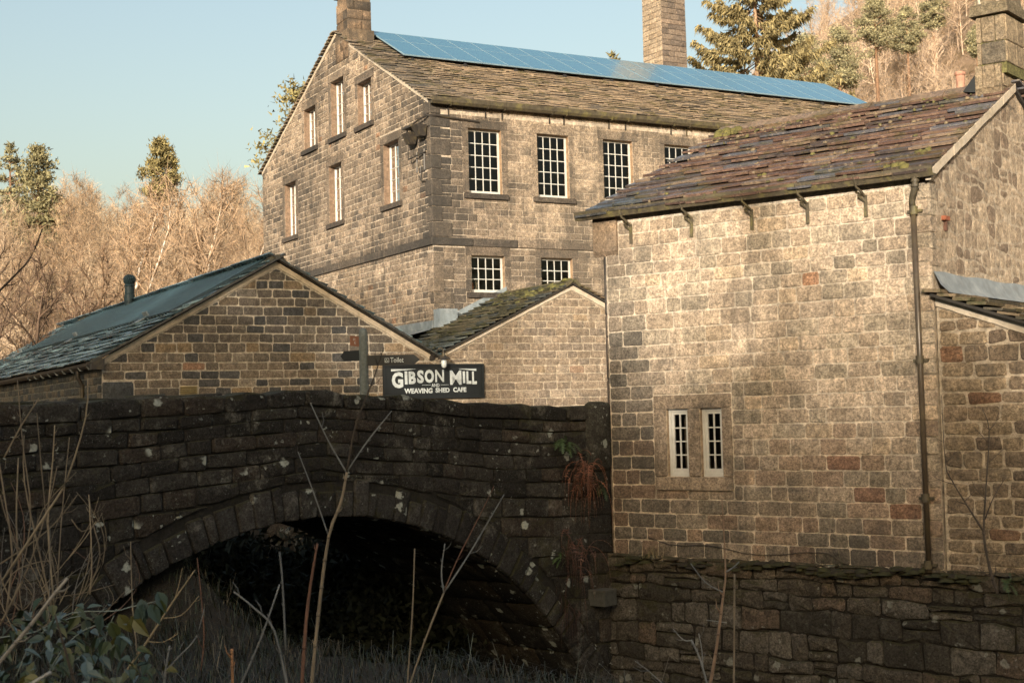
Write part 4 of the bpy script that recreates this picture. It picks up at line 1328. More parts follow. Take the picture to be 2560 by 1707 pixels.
# cut-away corner at the bridge with the square stone corbelled above it
chf = Fr(CC + CF * 5.58, (CF * 0.21 + CD * 0.26).normalized(), (CF * 0.26 - CD * 0.21).normalized())
cw_ = math.hypot(0.21, 0.26)
mb = MB()
mb.quad(chf(0, -2.4, 0), chf(cw_, -2.4, 0), chf(cw_, 2.7, 0), chf(0, 2.7, 0), (0.12, 0.1, 0.08))
chb = mb.build('cut_corner', M['mortar'], cot)
zs = [-2.3, -1.35, -0.75, -0.35, 0.02, 0.55, 1.25, 1.62, 2.6]
for z0, z1 in zip(zs, zs[1:]):
    block(chf, 'quoin', 0.004, cw_ - 0.01, z0 + 0.005, z1 - 0.005, 0.018, mixc(pick((1, (0.16, 0.13, 0.1)), (1, (0.1, 0.095, 0.085))), (0.3, 0.22, 0.15), 0.2), chb, M['cottage'])  # face turned from the sun, its shade painted in as darker stone
mb = MB()
mb.prism(Fr(CC + CF * 5.33, CF, -CD), [(2.62, -0.3), (2.58, 0.0), (2.66, 0.05), (3.24, 0.05), (3.24, -0.3)], 0.0, 0.47, (0.36, 0.26, 0.17))
mb.build('corbel_stone', M['cottage'], cot)
# right gable: smeared rubble
def rubble_polys(u0, u1, v0, v1, ch, cw, clips=(), jit=0.03, joint=0.03, obst=()):
    rows = [v0]
    while rows[-1] < v1:
        rows.append(rows[-1] + rnd.uniform(*ch))
    out = []
    ph = rnd.uniform(0, 6)
    wob = lambda u, k: jit * 1.2 * math.sin(u * 3.1 + k * 2.3 + ph) + jit * 0.6 * math.sin(u * 7.7 + k)
    for k, (c0, c1) in enumerate(zip(rows, rows[1:])):
        for a, b in spans(u0, u1, cw):
            if rnd.random() < 0.22 and b - a > cw[0] * 1.2:
                mid = c0 + (c1 - c0) * rnd.uniform(0.35, 0.65)
                parts = [(c0, mid, 0), (mid, c1, 1)]
            else:
                parts = [(c0, c1, 2)]
            for d0, d1, ty in parts:
                j = joint / 2
                lo = lambda u: d0 + (wob(u, k) if ty != 1 else 0)
                hi = lambda u: d1 + (wob(u, k + 1) if ty != 0 else 0)
                t = jit * 0.7
                p = [(a + j + J(t), lo(a) + j), ((a + b) / 2 + J(t), lo((a + b) / 2) + j + J(t * .4)), (b - j + J(t), lo(b) + j), (b - j + J(t), hi(b) - j), ((a + b) / 2 + J(t), hi((a + b) / 2) - j + J(t * .4)), (a + j + J(t), hi(a) - j)]
                cx, cy = (a + b) / 2, (d0 + d1) / 2
                if any(o[0] < cx < o[1] and o[2] < cy < o[3] for o in obst):
                    continue
                for cl in clips:
                    p = clip_poly(p, *cl)
                    if len(p) < 3:
                        break
                if len(p) >= 3 and area(p) > 0.006:
                    out.append(p)
    return out
cs = (CR_Z - CE) / (CW / 2)
mb = MB()
mb.slab(fgb, [(0, -2.4), (CW, -2.4), (CW, CE), (CW / 2, CR_Z), (0, CE)], -0.3, 0.0, (0.47, 0.39, 0.29))
cg = mb.build('gable_wall', M['mortar'], cot)
pr = rubble_polys(0.12, 4.6, 1.9, 5.1, (0.17, 0.3), (0.18, 0.42), [(-cs, 1, CE - 0.14)], 0.035, 0.035)
lay(fgb, pr, M['rubble'], cg, lambda u, v: pick((3, (0.43, 0.34, 0.24)), (2, (0.35, 0.275, 0.195)), (1.2, (0.25, 0.19, 0.135)), (0.08, (0.42, 0.27, 0.16))), 260, jit=0.014, bev=0.04, bulge=0.008, h=0.006, cut=0.4)
z = 1.95
while z < 3.2:
    block(fgb, 'quoin', -0.02, rnd.uniform(0.12, 0.3), z, z + 0.225, 0.014, cot_tint(0.2, z), cg, M['cottage'])
    z += 0.24
mb = MB()
mb.box(fgb, 0.38, 0.55, 2.63, 2.69, 0.0, 0.07, (0.3, 0.1, 0.05))
mb.box(fgb, 0.46, 0.5, 2.48, 2.63, 0.0, 0.05, (0.12, 0.06, 0.04))
mb.build('iron_bracket', M['tinted'], cot)
# roof
CS = (CD * (CW / 2) + UP * (CR_Z - CE)).normalized()
CSL = math.hypot(CW / 2, CR_Z - CE)
NCf = CF.cross(CS).normalized()
if NCf.z < 0:
    NCf = -NCf
coR = CC - CF * 0.07 + UP * (CE - 0.02) - CS * 0.24 + NCf * 0.03
CS2 = (-CD * (CW / 2) + UP * (CR_Z - CE)).normalized()
NC2 = CF.cross(CS2).normalized()
if NC2.z < 0:
    NC2 = -NC2
coB = CC + CD * CW - CF * 0.16 + UP * (CE - 0.02) - CS2 * 0.24 + NC2 * 0.03
rb = MB()
for o_, S_, n_ in ((coR, CS, NCf), (coB, CS2, NC2)):
    rb.slab(Fr(o_, CF, n_, S_), [(0.1, 0.12), (5.95, 0.12), (5.35, CSL + 0.24), (0.1, CSL + 0.24)], -0.06, 0.0)
croof = rb.build('roof', M['roofbed'], cot)
def cot_slate(a, s):
    c = pick((4, (0.115, 0.072, 0.056)), (3, (0.155, 0.1, 0.075)), (2, (0.08, 0.063, 0.056)), (1.6, (0.21, 0.155, 0.11)), (1.2, (0.11, 0.11, 0.12)))
    return mixc(c, (0.07, 0.085, 0.095), 0.85 * ss(3.6, 5.9, a) * ss(1.6, 0.2, s))  # bluish at lower left: reflected sky mixed into the slate colour
slates(coR, CF, CS, NCf, 6.08, rowset(CSL + 0.2, 0.285, 0.19), (0.32, 0.78), croof, M['slate_cot'], cot_slate, limit=300, thick=(0.03, 0.046), sag=0.016, jit=0.018, lift=0.011, clipu=lambda s: (0.0, 6.08 - 0.62 * max(0, s) / 4.2))
slates(coB, CF, CS2, NC2, 5.5, rowset(CSL + 0.2, 0.28, 0.2), (0.5, 0.9), croof, M['slate_cot'], cot_slate, limit=20, thick=(0.03, 0.045), sag=0.0)
rp = CC + CD * (CW / 2) + UP * (CR_Z + 0.11) - CF * 0.14
fr_ = Fr(rp, CF, CD)
for i, (a, b) in enumerate(spans(0.6, 5.5, (0.55, 0.8))):
    mb = MB()
    dz = J(0.015)
    mb.prism(fr_, [(-0.13 + dz, -0.25), (0.0 + dz, -0.08), (0.02 + dz, 0.06), (-0.13 + dz, 0.25), (-0.2, 0.2), (-0.05, 0.0), (-0.2, -0.2)], a, b - 0.01, pick((1, (0.14, 0.1, 0.06)), (1, (0.2, 0.14, 0.09))))
    mb.build('ridge_stone', M['slate_cot'], croof)
ms = MB()
frr = Fr(coR, CF, NCf, CS)
for i in range(150):
    a, s = rnd.uniform(0.1, 5.4), rnd.uniform(0.1, 4.1)
    if rnd.random() < 0.4:
        s = 4.15 - abs(rnd.gauss(0, 0.5))
    blob(ms, frr(a, s, 0.075), rnd.uniform(0.015, 0.05), rnd.uniform(0.012, 0.03), pick((2, (0.09, 0.08, 0.03)), (2, (0.17, 0.13, 0.075)), (1, (0.11, 0.1, 0.03))), up=NCf)
for a, s, r in ((0.5, 0.35, 0.12), (0.36, 0.95, 0.1), (0.75, 0.4, 0.07), (5.25, 3.95, 0.14), (5.10, 4.05, 0.16), (5.35, 4.02, 0.12), (5.00, 3.8, 0.1), (2.5, 0.5, 0.05), (3.0, 0.9, 0.05), (4.6, 0.6, 0.05)):
    for k in range(5):
        blob(ms, frr(a + J(r), s + J(r * 0.6), 0.08), r * rnd.uniform(0.4, 0.7), r * 0.4, mulc((0.1, 0.09, 0.025), rnd.uniform(0.7, 1.3)), up=NCf)
ms.build('moss_cushions', M['tinted'], croof, smooth=True, kind='stuff')
# verge: pale mortar strip and edge slates on the right gable
mb = MB()
nseg = 12
for i in range(nseg):
    p, q = -0.12 + 3.7 * i / nseg, -0.12 + 3.7 * (i + 1) / nseg
    mb.slab(fgb, [(p, CE + cs * p - 0.085 + J(0.008)), (q, CE + cs * q - 0.085 + J(0.008)), (q, CE + cs * q + 0.045), (p, CE + cs * p + 0.045)], 0.0, 0.075 + J(0.006), (0.7, 0.64, 0.55))
mb.build('verge_mortar', M['plaster'], cg)
# chimney on the gable ridge
cch = MB()
fc = Fr(CC, CF, -CD)
w0, w1 = -(CW / 2 + 0.42), -(CW / 2 - 0.42)
tower(cch, fc, 0.0, 0.43, 4.6, 5.3, w0 - 0.03, w1 + 0.03, 0, 0, (0.2, 0.155, 0.1))
tower(cch, fc, -0.08, 0.39, 5.25, 6.22, w0, w1, 0.015, 0.015, (0.16, 0.15, 0.06))
tower(cch, fc, -0.16, 0.47, 6.22, 6.4, w0 - 0.08, w1 + 0.08, 0.02, 0.02, (0.17, 0.14, 0.09))
tower(cch, fc, -0.1, 0.41, 6.4, 7.1, w0 - 0.02, w1 + 0.02, 0.14, 0.14, (0.2, 0.165, 0.11))
chm = cch.build('chimney', M['cottage'], cot)
fcf = Fr(CC + CD * (CW / 2 - 0.42), CF, -CD)
for z0, z1, cuts in ((5.02, 5.42, (0.0, 0.1, 0.3, 0.43)), (5.42, 5.78, (-0.08, 0.31, 0.39)), (5.78, 6.2, (-0.08, 0.08, 0.3, 0.39))):
    for a, b in zip(cuts, cuts[1:]):
        block(fcf, 'stone', a + 0.005, b - 0.005, z0 + 0.006, z1 - 0.006, 0.02 if z0 > 5.2 else 0.045, pick((2, (0.24, 0.19, 0.125)), (1, (0.13, 0.11, 0.08)), (1, (0.28, 0.22, 0.145))), chm, M['cottage'])
fcg = Fr(CC - CF * -0.06, CD, -CF)
for z0, z1 in ((5.05, 5.42), (5.42, 5.78), (5.78, 6.2)):
    c_ = rnd.uniform(3.45, 3.75)
    for a, b in ((CW / 2 - 0.42, c_), (c_, CW / 2 + 0.42)):
        block(Fr(CC + CF * (-0.08 if z0 > 5.2 else 0.0), CD, -CF), 'stone', a + 0.005, b - 0.005, z0 + 0.006, z1 - 0.006, 0.018, pick((2, (0.33, 0.26, 0.17)), (1, (0.22, 0.18, 0.12))), chm, M['cottage'])
for a in (0.3, 0.0):
    mb = MB()
    mb.tube([fcf(a, 6.4, 0.04), fcf(a + 0.02, 6.5, 0.02), fcf(a - 0.01, 6.8, -0.06)], [0.03, 0.02, 0.02], 5, (0.55, 0.48, 0.36))
    mb.build('cap_mortar', M['plaster'], chm)
mb = MB()
mb.slab(fcf, [(0.41, 5.0), (0.65, 5.05), (0.43, 5.3)], 0.0, -0.3)
mb.build('chimney_flashing', M['signblack'], cot)
pp = at(2401, 205, 24.6)
mb = MB()
mb.tube([pp + UP * z for z in (-0.9, 0.1, 0.12, 0.15, 0.17)], [0.075, 0.075, 0.095, 0.1, 0.09], 12, (0.5, 0.26, 0.17))
mb.build('clay_flue_pot', M['tinted'], cot, smooth=False)
# gutter, brackets, drainpipe
gt = MB()
gt.prism(ff, [(3.2, 0.08), (3.19, 0.2), (3.25, 0.225), (3.29, 0.24), (3.335, 0.245), (3.335, 0.225), (3.23, 0.2), (3.23, 0.08)], -0.14, 3.0)
gt.prism(ff, [(3.205, 0.08), (3.195, 0.2), (3.255, 0.225), (3.295, 0.24), (3.34, 0.245), (3.34, 0.225), (3.235, 0.2), (3.235, 0.08)], 3.003, 6.04)
gutc = gt.build('gutter', M['gutter'], cot)
for a in (5.03, 3.88, 2.8, 1.86, 0.93):
    b = MB()
    b.box(ff, a, a + 0.055, 2.74, 3.06, 0.018, 0.034)
    b.tube([ff(a + 0.027, 3.04, 0.03), ff(a + 0.05, 3.1, 0.1), ff(a + 0.09, 3.17, 0.19), ff(a + 0.1, 3.3, 0.25), ff(a + 0.1, 3.34, 0.252)], [0.018, 0.02, 0.018, 0.015, 0.012], 6)
    b.tube([ff(a + 0.027, 2.95, 0.03), ff(a + 0.1, 3.06, 0.09), ff(a + 0.02, 3.09, 0.13)], [0.012, 0.028, 0.008], 5)
    b.build('gutter_bracket', M['gutter'], cot)
pi = MB()
pu = 0.17
pi.tube([ff(pu - 0.03, 3.21, 0.16), ff(pu - 0.03, 3.12, 0.16), ff(pu - 0.02, 3.05, 0.155), ff(pu + 0.03, 2.95, 0.12), ff(pu + 0.06, 2.87, 0.085), ff(pu + 0.05, 2.78, 0.08)], [0.048, 0.046, 0.046, 0.046, 0.046, 0.046], 12)
swan = pi.build('pipe_swan_neck', M['gutter'], cot, smooth=True)
pi = MB()
pi.tube([ff(pu + 0.045, 2.8, 0.08), ff(pu + 0.035, 0.6, 0.08), ff(pu + 0.03, -2.35, 0.08)], 0.04, 14)
pipe = pi.build('drainpipe', M['pipe'], cot, smooth=True)
for z in (2.74, 0.62, -1.32, -2.25):
    b = MB()
    b.tube([ff(pu + 0.04, z - 0.05, 0.08), ff(pu + 0.04, z + 0.05, 0.08)], 0.055, 14)
    b.tube([ff(pu + 0.04, z + 0.045, 0.08), ff(pu + 0.04, z + 0.065, 0.08)], 0.06, 14)
    b.box(ff, pu - 0.07, pu + 0.15, z - 0.02, z + 0.02, 0.02, 0.06)
    b.build('pipe_collar', M['gutter'], pipe)
for a in (0.1, -0.02):
    b = MB()
    b.tube([ff(pu - 0.03 + a * 0, 3.14 - (a < 0) * 0.07, 0.16), ff(pu - 0.03, 3.17 - (a < 0) * 0.07, 0.16)], 0.06, 12)
    b.build('pipe_ring', M['gutter'], swan)
# lean-to against the right gable
lt = thing('lean_to', 'rubble lean-to with pale mortar and lead flashing right of the drainpipe', 'lean-to', CC - CF * 1.2 + UP * -2.4)
flt = Fr(CC, -CF, -CD)
mb = MB()
lz = lambda a: 1.5 - 0.36 * a
mb.add([flt(0.02, -2.45, -0.03), flt(2.6, -2.45, -0.03), flt(2.6, lz(2.6), -0.03), flt(0.02, lz(0.02), -0.03)], [(0, 1, 2, 3)], (0.46, 0.385, 0.285))
ltw = mb.build('front_wall', M['mortar'], lt)
pr = courses(0.05, 2.6, -2.4, 1.5, (0.16, 0.24), (0.24, 0.48), (), [(0.36, 1, 1.5 - 0.13)], 0.024, 0.016)
lay(Fr(CC - (-CD) * 0.03, -CF, -CD), pr, M['cottage'], ltw, lambda u, v: mixc(pick((3, (0.3, 0.23, 0.15)), (2, (0.22, 0.165, 0.11)), (1, (0.16, 0.12, 0.085)), (0.12, (0.26, 0.15, 0.09))), (0.12, 0.1, 0.075), 0.35 * ss(0.3, -1.2, v)), 200, jit=0.012, bev=0.02, bulge=0.012, h=0.014, cut=0.24)
verge(Fr(CC + CD * 0.03, -CF, -CD), [(0.02, 1.49), (2.6, lz(2.6))], ltw, th=0.12, tint=(0.5, 0.38, 0.27))
LS = (-CF * 1.0 - UP * 0.36).normalized()
LN = CD.cross(LS).normalized()
if LN.z < 0:
    LN = -LN
rb = MB()
lo_ = CC + UP * 1.53 - CD * 0.14
rb.slab(Fr(lo_, CD, LN, LS), [(0, 0.0), (CW + 0.1, 0.0), (CW + 0.1, 2.8), (0, 2.8)], -0.02, 0.02, (0.05, 0.045, 0.035))
ltr = rb.build('roof', M['roofbed'], lt)
eo = lo_ + LS * 2.8
slates(eo, CD, -LS, LN, CW, rowset(2.75, 0.26, 0.22), (0.4, 0.8), ltr, M['slate_moss'], lambda a, s: pick((1, (0.13, 0.1, 0.055)), (1, (0.2, 0.15, 0.09)), (1, (0.07, 0.06, 0.04))), limit=60, thick=(0.035, 0.055), sag=0.01)
mb = MB()
n = 12
for i in range(n):
    p, q = 0.0 + 4.9 * i / n, 0.0 + 4.9 * (i + 1) / n
    t0, t1 = 1.87 + 0.015 * math.sin(i * 1.7), 1.87 + 0.015 * math.sin((i + 1) * 1.7)
    a = [fgb(p, t0, 0.012), fgb(q, t1, 0.012), fgb(q, 1.66, 0.1), fgb(p, 1.66, 0.1), fgb(p, 1.56, 0.2), fgb(q, 1.56, 0.2)]
    if i == 0:
        a[4], a[3] = fgb(p + 0.08, 1.56, 0.2), fgb(p + 0.02, 1.68, 0.1)
    mb.add(a, [(0, 1, 2, 3), (3, 2, 5, 4)])
mb.build('lead_flashing', M['lead'], lt, smooth=True)
cable = MB()
cpts = [(4.9, -2.02), (4.5, -2.12), (4.18, -2.13), (3.9, -2.1), (3.5, -2.14), (3.2, -2.2), (2.9, -2.22), (2.5, -2.2), (2.1, -2.15), (1.75, -2.15), (1.55, -2.27), (1.45, -2.3)]
cable.tube([ff(a, b, 0.03) for a, b in cpts], 0.006, 5)
tag(cable.build('cable', M['iron']), 'thin black cable sagging along the foot of the cottage wall', 'cable')

# ------------------------------------------------------------------ the retaining wall under the cottage
ret = thing('retaining_wall', 'dark mossy rubble retaining wall below the cottage', 'wall', CC + CF * 2 - CD * 0.3 + UP * -5.2)
frw = Fr(CC - CD * 0.03, CF, -CD)
mb = MB()
mb.slab(frw, [(-6, -5.4), (16, -5.4), (16, -0.95), (9.9, -0.95), (9.9, -2.4), (-6, -2.4)], -0.6, 0.0, (0.022, 0.02, 0.017))
rwb = mb.build('wall_core', M['joint'], ret)
pr = rubble_polys(-2.6, 6.4, -5.0, -2.3, (0.2, 0.42), (0.24, 0.75), [(0, 1, -2.31)], 0.02, 0.02)
def ret_tint(u, v):
    c = pick((3, (0.085, 0.075, 0.06)), (2, (0.12, 0.11, 0.092)), (2, (0.05, 0.045, 0.036)), (1, (0.11, 0.085, 0.064)))
    return mulc(mixc(c, (0.17, 0.135, 0.095), 0.5 * ss(-2.8, -2.35, v)), 0.85)
lay(frw, pr, M['retain'], rwb, ret_tint, 260, jit=0.016, bev=0.025, bulge=0.03, h=0.04, cut=0.24)
pu_ = rubble_polys(6.5, 14, -5.0, -0.95, (0.26, 0.46), (0.3, 0.8), (), 0.04, 0.03)
lay(frw, pu_, M['retain'], rwb, lambda u, v: mulc(ret_tint(u, v), 0.45), 40, jit=0.02, bev=0.05, bulge=0.04, h=0.05, cut=0.4)  # darkened copy of the wall tint, paints the gloom behind the arch
ms = MB()
mclus = [rnd.uniform(-2.0, 5.6) for _ in range(16)]
for i in range(330):
    u = rnd.choice(mclus) + rnd.gauss(0, 0.16)
    blob(ms, frw(u, -2.4 + J(0.05) + 0.04 * math.sin(u * 3), rnd.uniform(-0.02, 0.1)), rnd.uniform(0.04, 0.13), rnd.uniform(0.015, 0.05), mulc(pick((2, (0.03, 0.03, 0.009)), (1, (0.022, 0.018, 0.01))), rnd.uniform(0.7, 1.3)), n=6)
for i in range(0):
    u = rnd.uniform(-2.2, 5.6)
    blob(ms, frw(u, -2.5 - abs(rnd.gauss(0, 0.3)), 0.1), rnd.uniform(0.06, 0.16), rnd.uniform(0.012, 0.025), mulc((0.022, 0.023, 0.008), rnd.uniform(0.7, 1.3)), n=6, up=(-CD + UP * 0.4).normalized())
ms.build('moss_cushions', M['tinted'], ret, smooth=True, kind='stuff')
_d = ray(1507, 1490)
p0 = _d * ((B0 + BN * 0.12).dot(BN) / _d.dot(BN))
bx = thing('metal_box', 'small square metal box fixed to the stones between the arch and the cottage', 'box', p0 - UP * 0.13)
fbx = Fr(p0, CF, -CD)
mb = MB()
mb.box(fbx, -0.2, 0.2, -0.13, 0.1, -0.1, 0.22, (0.06, 0.062, 0.055))
mb.build('body', M['tinted'], bx)
mb = MB()
mb.box(fbx, -0.21, 0.21, 0.1, 0.125, -0.1, 0.235, (0.08, 0.08, 0.07))
mb.build('lid', M['tinted'], bx)
MB().box(fbx, -0.02, 0.02, 0.06, 0.1, 0.222, 0.236, (0.15, 0.15, 0.13)).build('hasp', M['tinted'], bx)

# ------------------------------------------------------------------ the bridge
br = thing('stone_bridge', 'dark humpbacked stone arch bridge spotted with pale lichen', 'bridge', B0 - BE * 5.83 + UP * -5.2)
fbr = Fr(B0, BE, BN)
AC_, AZ, RI, RO = -5.83, -7.46, 6.15, 6.62
BW = 3.6
def hump(s):
    pts = [(-20, 0.1), (-13, 0.22), (-10.3, 0.27), (-8.4, 0.31), (-6.8, 0.37), (-5.9, 0.42), (-5.0, 0.35), (-4.3, 0.31), (-3.3, 0.24), (-2.7, 0.19), (-1.6, 0.14), (0.3, 0.1), (6, 0.05)]
    for (a, p), (b, q) in zip(pts, pts[1:]):
        if a <= s <= b:
            return p + (q - p) * (s - a) / (b - a)
    return 0.1
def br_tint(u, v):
    return mulc(pick((3, (0.02, 0.0185, 0.0165)), (2, (0.033, 0.031, 0.027)), (1.5, (0.013, 0.0125, 0.011)), (0.9, (0.036, 0.029, 0.023))), 1.0 + 0.5 * ss(-3.5, -0.5, u))  # brighter towards the cottage end: bounced light put into the tint
core = MB()
ns = 60
for i in range(ns):
    a, b = -16 + 16.2 * i / ns, -16 + 16.2 * (i + 1) / ns
    def low(s):
        d = (RI + 0.02) ** 2 - (s - AC_) ** 2
        return max(-5.3, AZ + math.sqrt(d)) if d > 0 else -5.3
    core.quad(fbr(a, low(a), 0), fbr(b, low(b), 0), fbr(b, hump(b) - 0.06, 0), fbr(a, hump(a) - 0.06, 0), (0.022, 0.021, 0.018))
    core.quad(fbr(a, hump(a) - 0.06, 0), fbr(b, hump(b) - 0.06, 0), fbr(b, hump(b) - 0.06, -0.4), fbr(a, hump(a) - 0.06, -0.4), (0.03, 0.03, 0.025))
    core.quad(fbr(a, hump(a) - 0.06, -0.4), fbr(b, hump(b) - 0.06, -0.4), fbr(b, hump(b) - 1.05, -0.4), fbr(a, hump(a) - 1.05, -0.4), (0.03, 0.03, 0.025))
    core.quad(fbr(a, hump(a) - 1.05, -0.4), fbr(b, hump(b) - 1.05, -0.4), fbr(b, hump(b) - 1.05, -BW + 0.4), fbr(a, hump(a) - 1.05, -BW + 0.4), (0.08, 0.07, 0.055))
    core.quad(fbr(a, low(a), -BW), fbr(b, low(b), -BW), fbr(b, hump(b) - 0.1, -BW), fbr(a, hump(a) - 0.1, -BW), (0.03, 0.03, 0.025))
    core.quad(fbr(a, hump(a) - 1.05, -BW + 0.4), fbr(b, hump(b) - 1.05, -BW + 0.4), fbr(b, hump(b) - 0.1, -BW + 0.4), fbr(a, hump(a) - 0.1, -BW + 0.4), (0.03, 0.03, 0.025))
core = core.build('bridge_core', M['joint'], br)
# spandrel and parapet courses follow the hump
offs = [0.0]
hs = [0.24, 0.17, 0.19, 0.2, 0.21, 0.22, 0.25, 0.3, 0.3, 0.32, 0.34, 0.36, 0.36, 0.4, 0.4]
for h in hs:
    offs.append(offs[-1] + h)
def spandrel(s0, s1):
    out = []
    for k, (o0, o1) in enumerate(zip(offs, offs[1:])):
        # lower courses bend a little more over the arch
        def zt(s, o):
            return hump(s) - o + 0.10 * o * math.exp(-((s - AC_) / 3.2) ** 2) + 0.012 * math.sin(s * 2.7 + k)
        for a, b in spans(s0, s1, (0.5, 0.95) if k == 0 else (0.3, 0.75)):
            g = 0.006
            m = (a + b) / 2
            if k == 0:
                d0 = J(0.02)
                p = [(a + g, zt(a, o1) + g), (b - g, zt(b, o1) + g), (b - g, zt(b, 0) + d0 - 0.015), (m, zt(m, 0) + d0 + 0.012), (a + g, zt(a, 0) + d0 - 0.015)]
            else:
                p = [(a + g + J(.01), zt(a, o1) + g + J(.012)), (b - g + J(.01), zt(b, o1) + g + J(.012)), (b - g + J(.01), zt(b, o0) - g), (a + g + J(.01), zt(a, o0) - g)]
            cx, cy = m, (zt(m, o0) + zt(m, o1)) / 2
            dx, dy = cx - AC_, cy - AZ
            d = math.hypot(dx, dy)
            p = clip_poly(p, -dx / d, -dy / d, -(AC_ * dx / d + AZ * dy / d) - RO - 0.015)
            if len(p) >= 3 and area(p) > 0.012:
                out.append(p)
    return out
sp = spandrel(-13.5, 0.18)
cop = [p for p in sp if len(p) == 5 and max(q[1] for q in p) > hump(p[0][0]) - 0.1]
sp = [p for p in sp if p not in cop]
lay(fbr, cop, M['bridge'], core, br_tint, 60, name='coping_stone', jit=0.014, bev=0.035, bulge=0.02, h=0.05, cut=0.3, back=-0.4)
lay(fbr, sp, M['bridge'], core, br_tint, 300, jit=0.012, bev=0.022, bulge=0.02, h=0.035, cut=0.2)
# arch ring
th0 = math.acos(min(1, (AZ * 0 + (-(-5.2) + AZ) * -1) / RI)) if False else 1.12
n = 54
edges = [-th0 + 2 * th0 * (i + J(0.28)) / n for i in range(n + 1)]
for a, b in zip(edges, edges[1:]):
    r1 = RO + rnd.uniform(-0.16, 0.05)
    P_ = lambda t, r: (AC_ + math.sin(t) * r, AZ + math.cos(t) * r)
    g = 0.0015
    mb = MB()
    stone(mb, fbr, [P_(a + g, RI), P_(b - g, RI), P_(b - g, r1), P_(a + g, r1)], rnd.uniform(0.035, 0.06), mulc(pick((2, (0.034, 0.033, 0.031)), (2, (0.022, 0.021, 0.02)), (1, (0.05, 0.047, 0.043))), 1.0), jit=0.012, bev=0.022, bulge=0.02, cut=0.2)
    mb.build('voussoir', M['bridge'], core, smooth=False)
# barrel of the arch
bar = MB()
nb = 24
for i in range(nb):
    a, b = -th0 - 0.1 + 2 * (th0 + 0.1) * i / nb, -th0 - 0.1 + 2 * (th0 + 0.1) * (i + 1) / nb
    pa, pb = (AC_ + math.sin(a) * (RI + 0.03), AZ + math.cos(a) * (RI + 0.03)), (AC_ + math.sin(b) * (RI + 0.03), AZ + math.cos(b) * (RI + 0.03))
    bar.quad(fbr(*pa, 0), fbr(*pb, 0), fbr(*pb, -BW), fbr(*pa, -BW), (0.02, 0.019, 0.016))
bar = bar.build('barrel', M['joint'], br)
for i in range(nb):
    a, b = -th0 + 2 * th0 * i / nb, -th0 + 2 * th0 * (i + 1) / nb
    m = (a + b) / 2
    if m < 0.1:
        continue
    o_ = fbr(AC_ + math.sin(m) * RI, AZ + math.cos(m) * RI, 0)
    tang = BE * math.cos(m) - UP * math.sin(m)
    nor = -(BE * math.sin(m) + UP * math.cos(m))
    frb = Fr(o_, -BN, nor, tang)
    hw = RI * (b - a) / 2
    for x0, x1 in spans(0.05, BW - 0.02, (0.35, 0.8)):
        mb = MB()
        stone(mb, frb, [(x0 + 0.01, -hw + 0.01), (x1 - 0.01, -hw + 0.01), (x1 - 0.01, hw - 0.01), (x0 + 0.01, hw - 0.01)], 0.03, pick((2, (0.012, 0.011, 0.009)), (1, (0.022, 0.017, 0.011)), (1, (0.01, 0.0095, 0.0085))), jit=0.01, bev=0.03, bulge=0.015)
        mb.build('barrel_stone', M['bridge'], bar, smooth=True)
# coping of the far parapet
ffar = Fr(B0 - BN * (BW - 0.2), BE, BN)
for a, b in spans(-13.5, 0.5, (0.5, 0.95)):
    mb = MB()
    z = (hump(a) + hump(b)) / 2 + 0.055
    stone(mb, ffar, [(a + 0.01, z - 0.25), (b - 0.01, z - 0.25), (b - 0.01, z + J(0.015)), (a + 0.01, z + J(0.015))], 0.2, br_tint(a, z), jit=0.012, bev=0.05, bulge=0.02, cut=0.5, back=-0.2)
    mb.build('far_coping', M['bridge'], core, smooth=True)
# upright end stone where the parapet meets the cottage
mb = MB()
stone(mb, fbr, [(-0.42, -0.95), (0.16, -0.95), (0.16, 0.14), (0.05, 0.2), (-0.34, 0.17), (-0.44, 0.05)], 0.12, (0.05, 0.048, 0.04), jit=0.015, bev=0.07, bulge=0.04, cut=0.6)
mb.build('end_stone', M['bridge'], core, smooth=True)

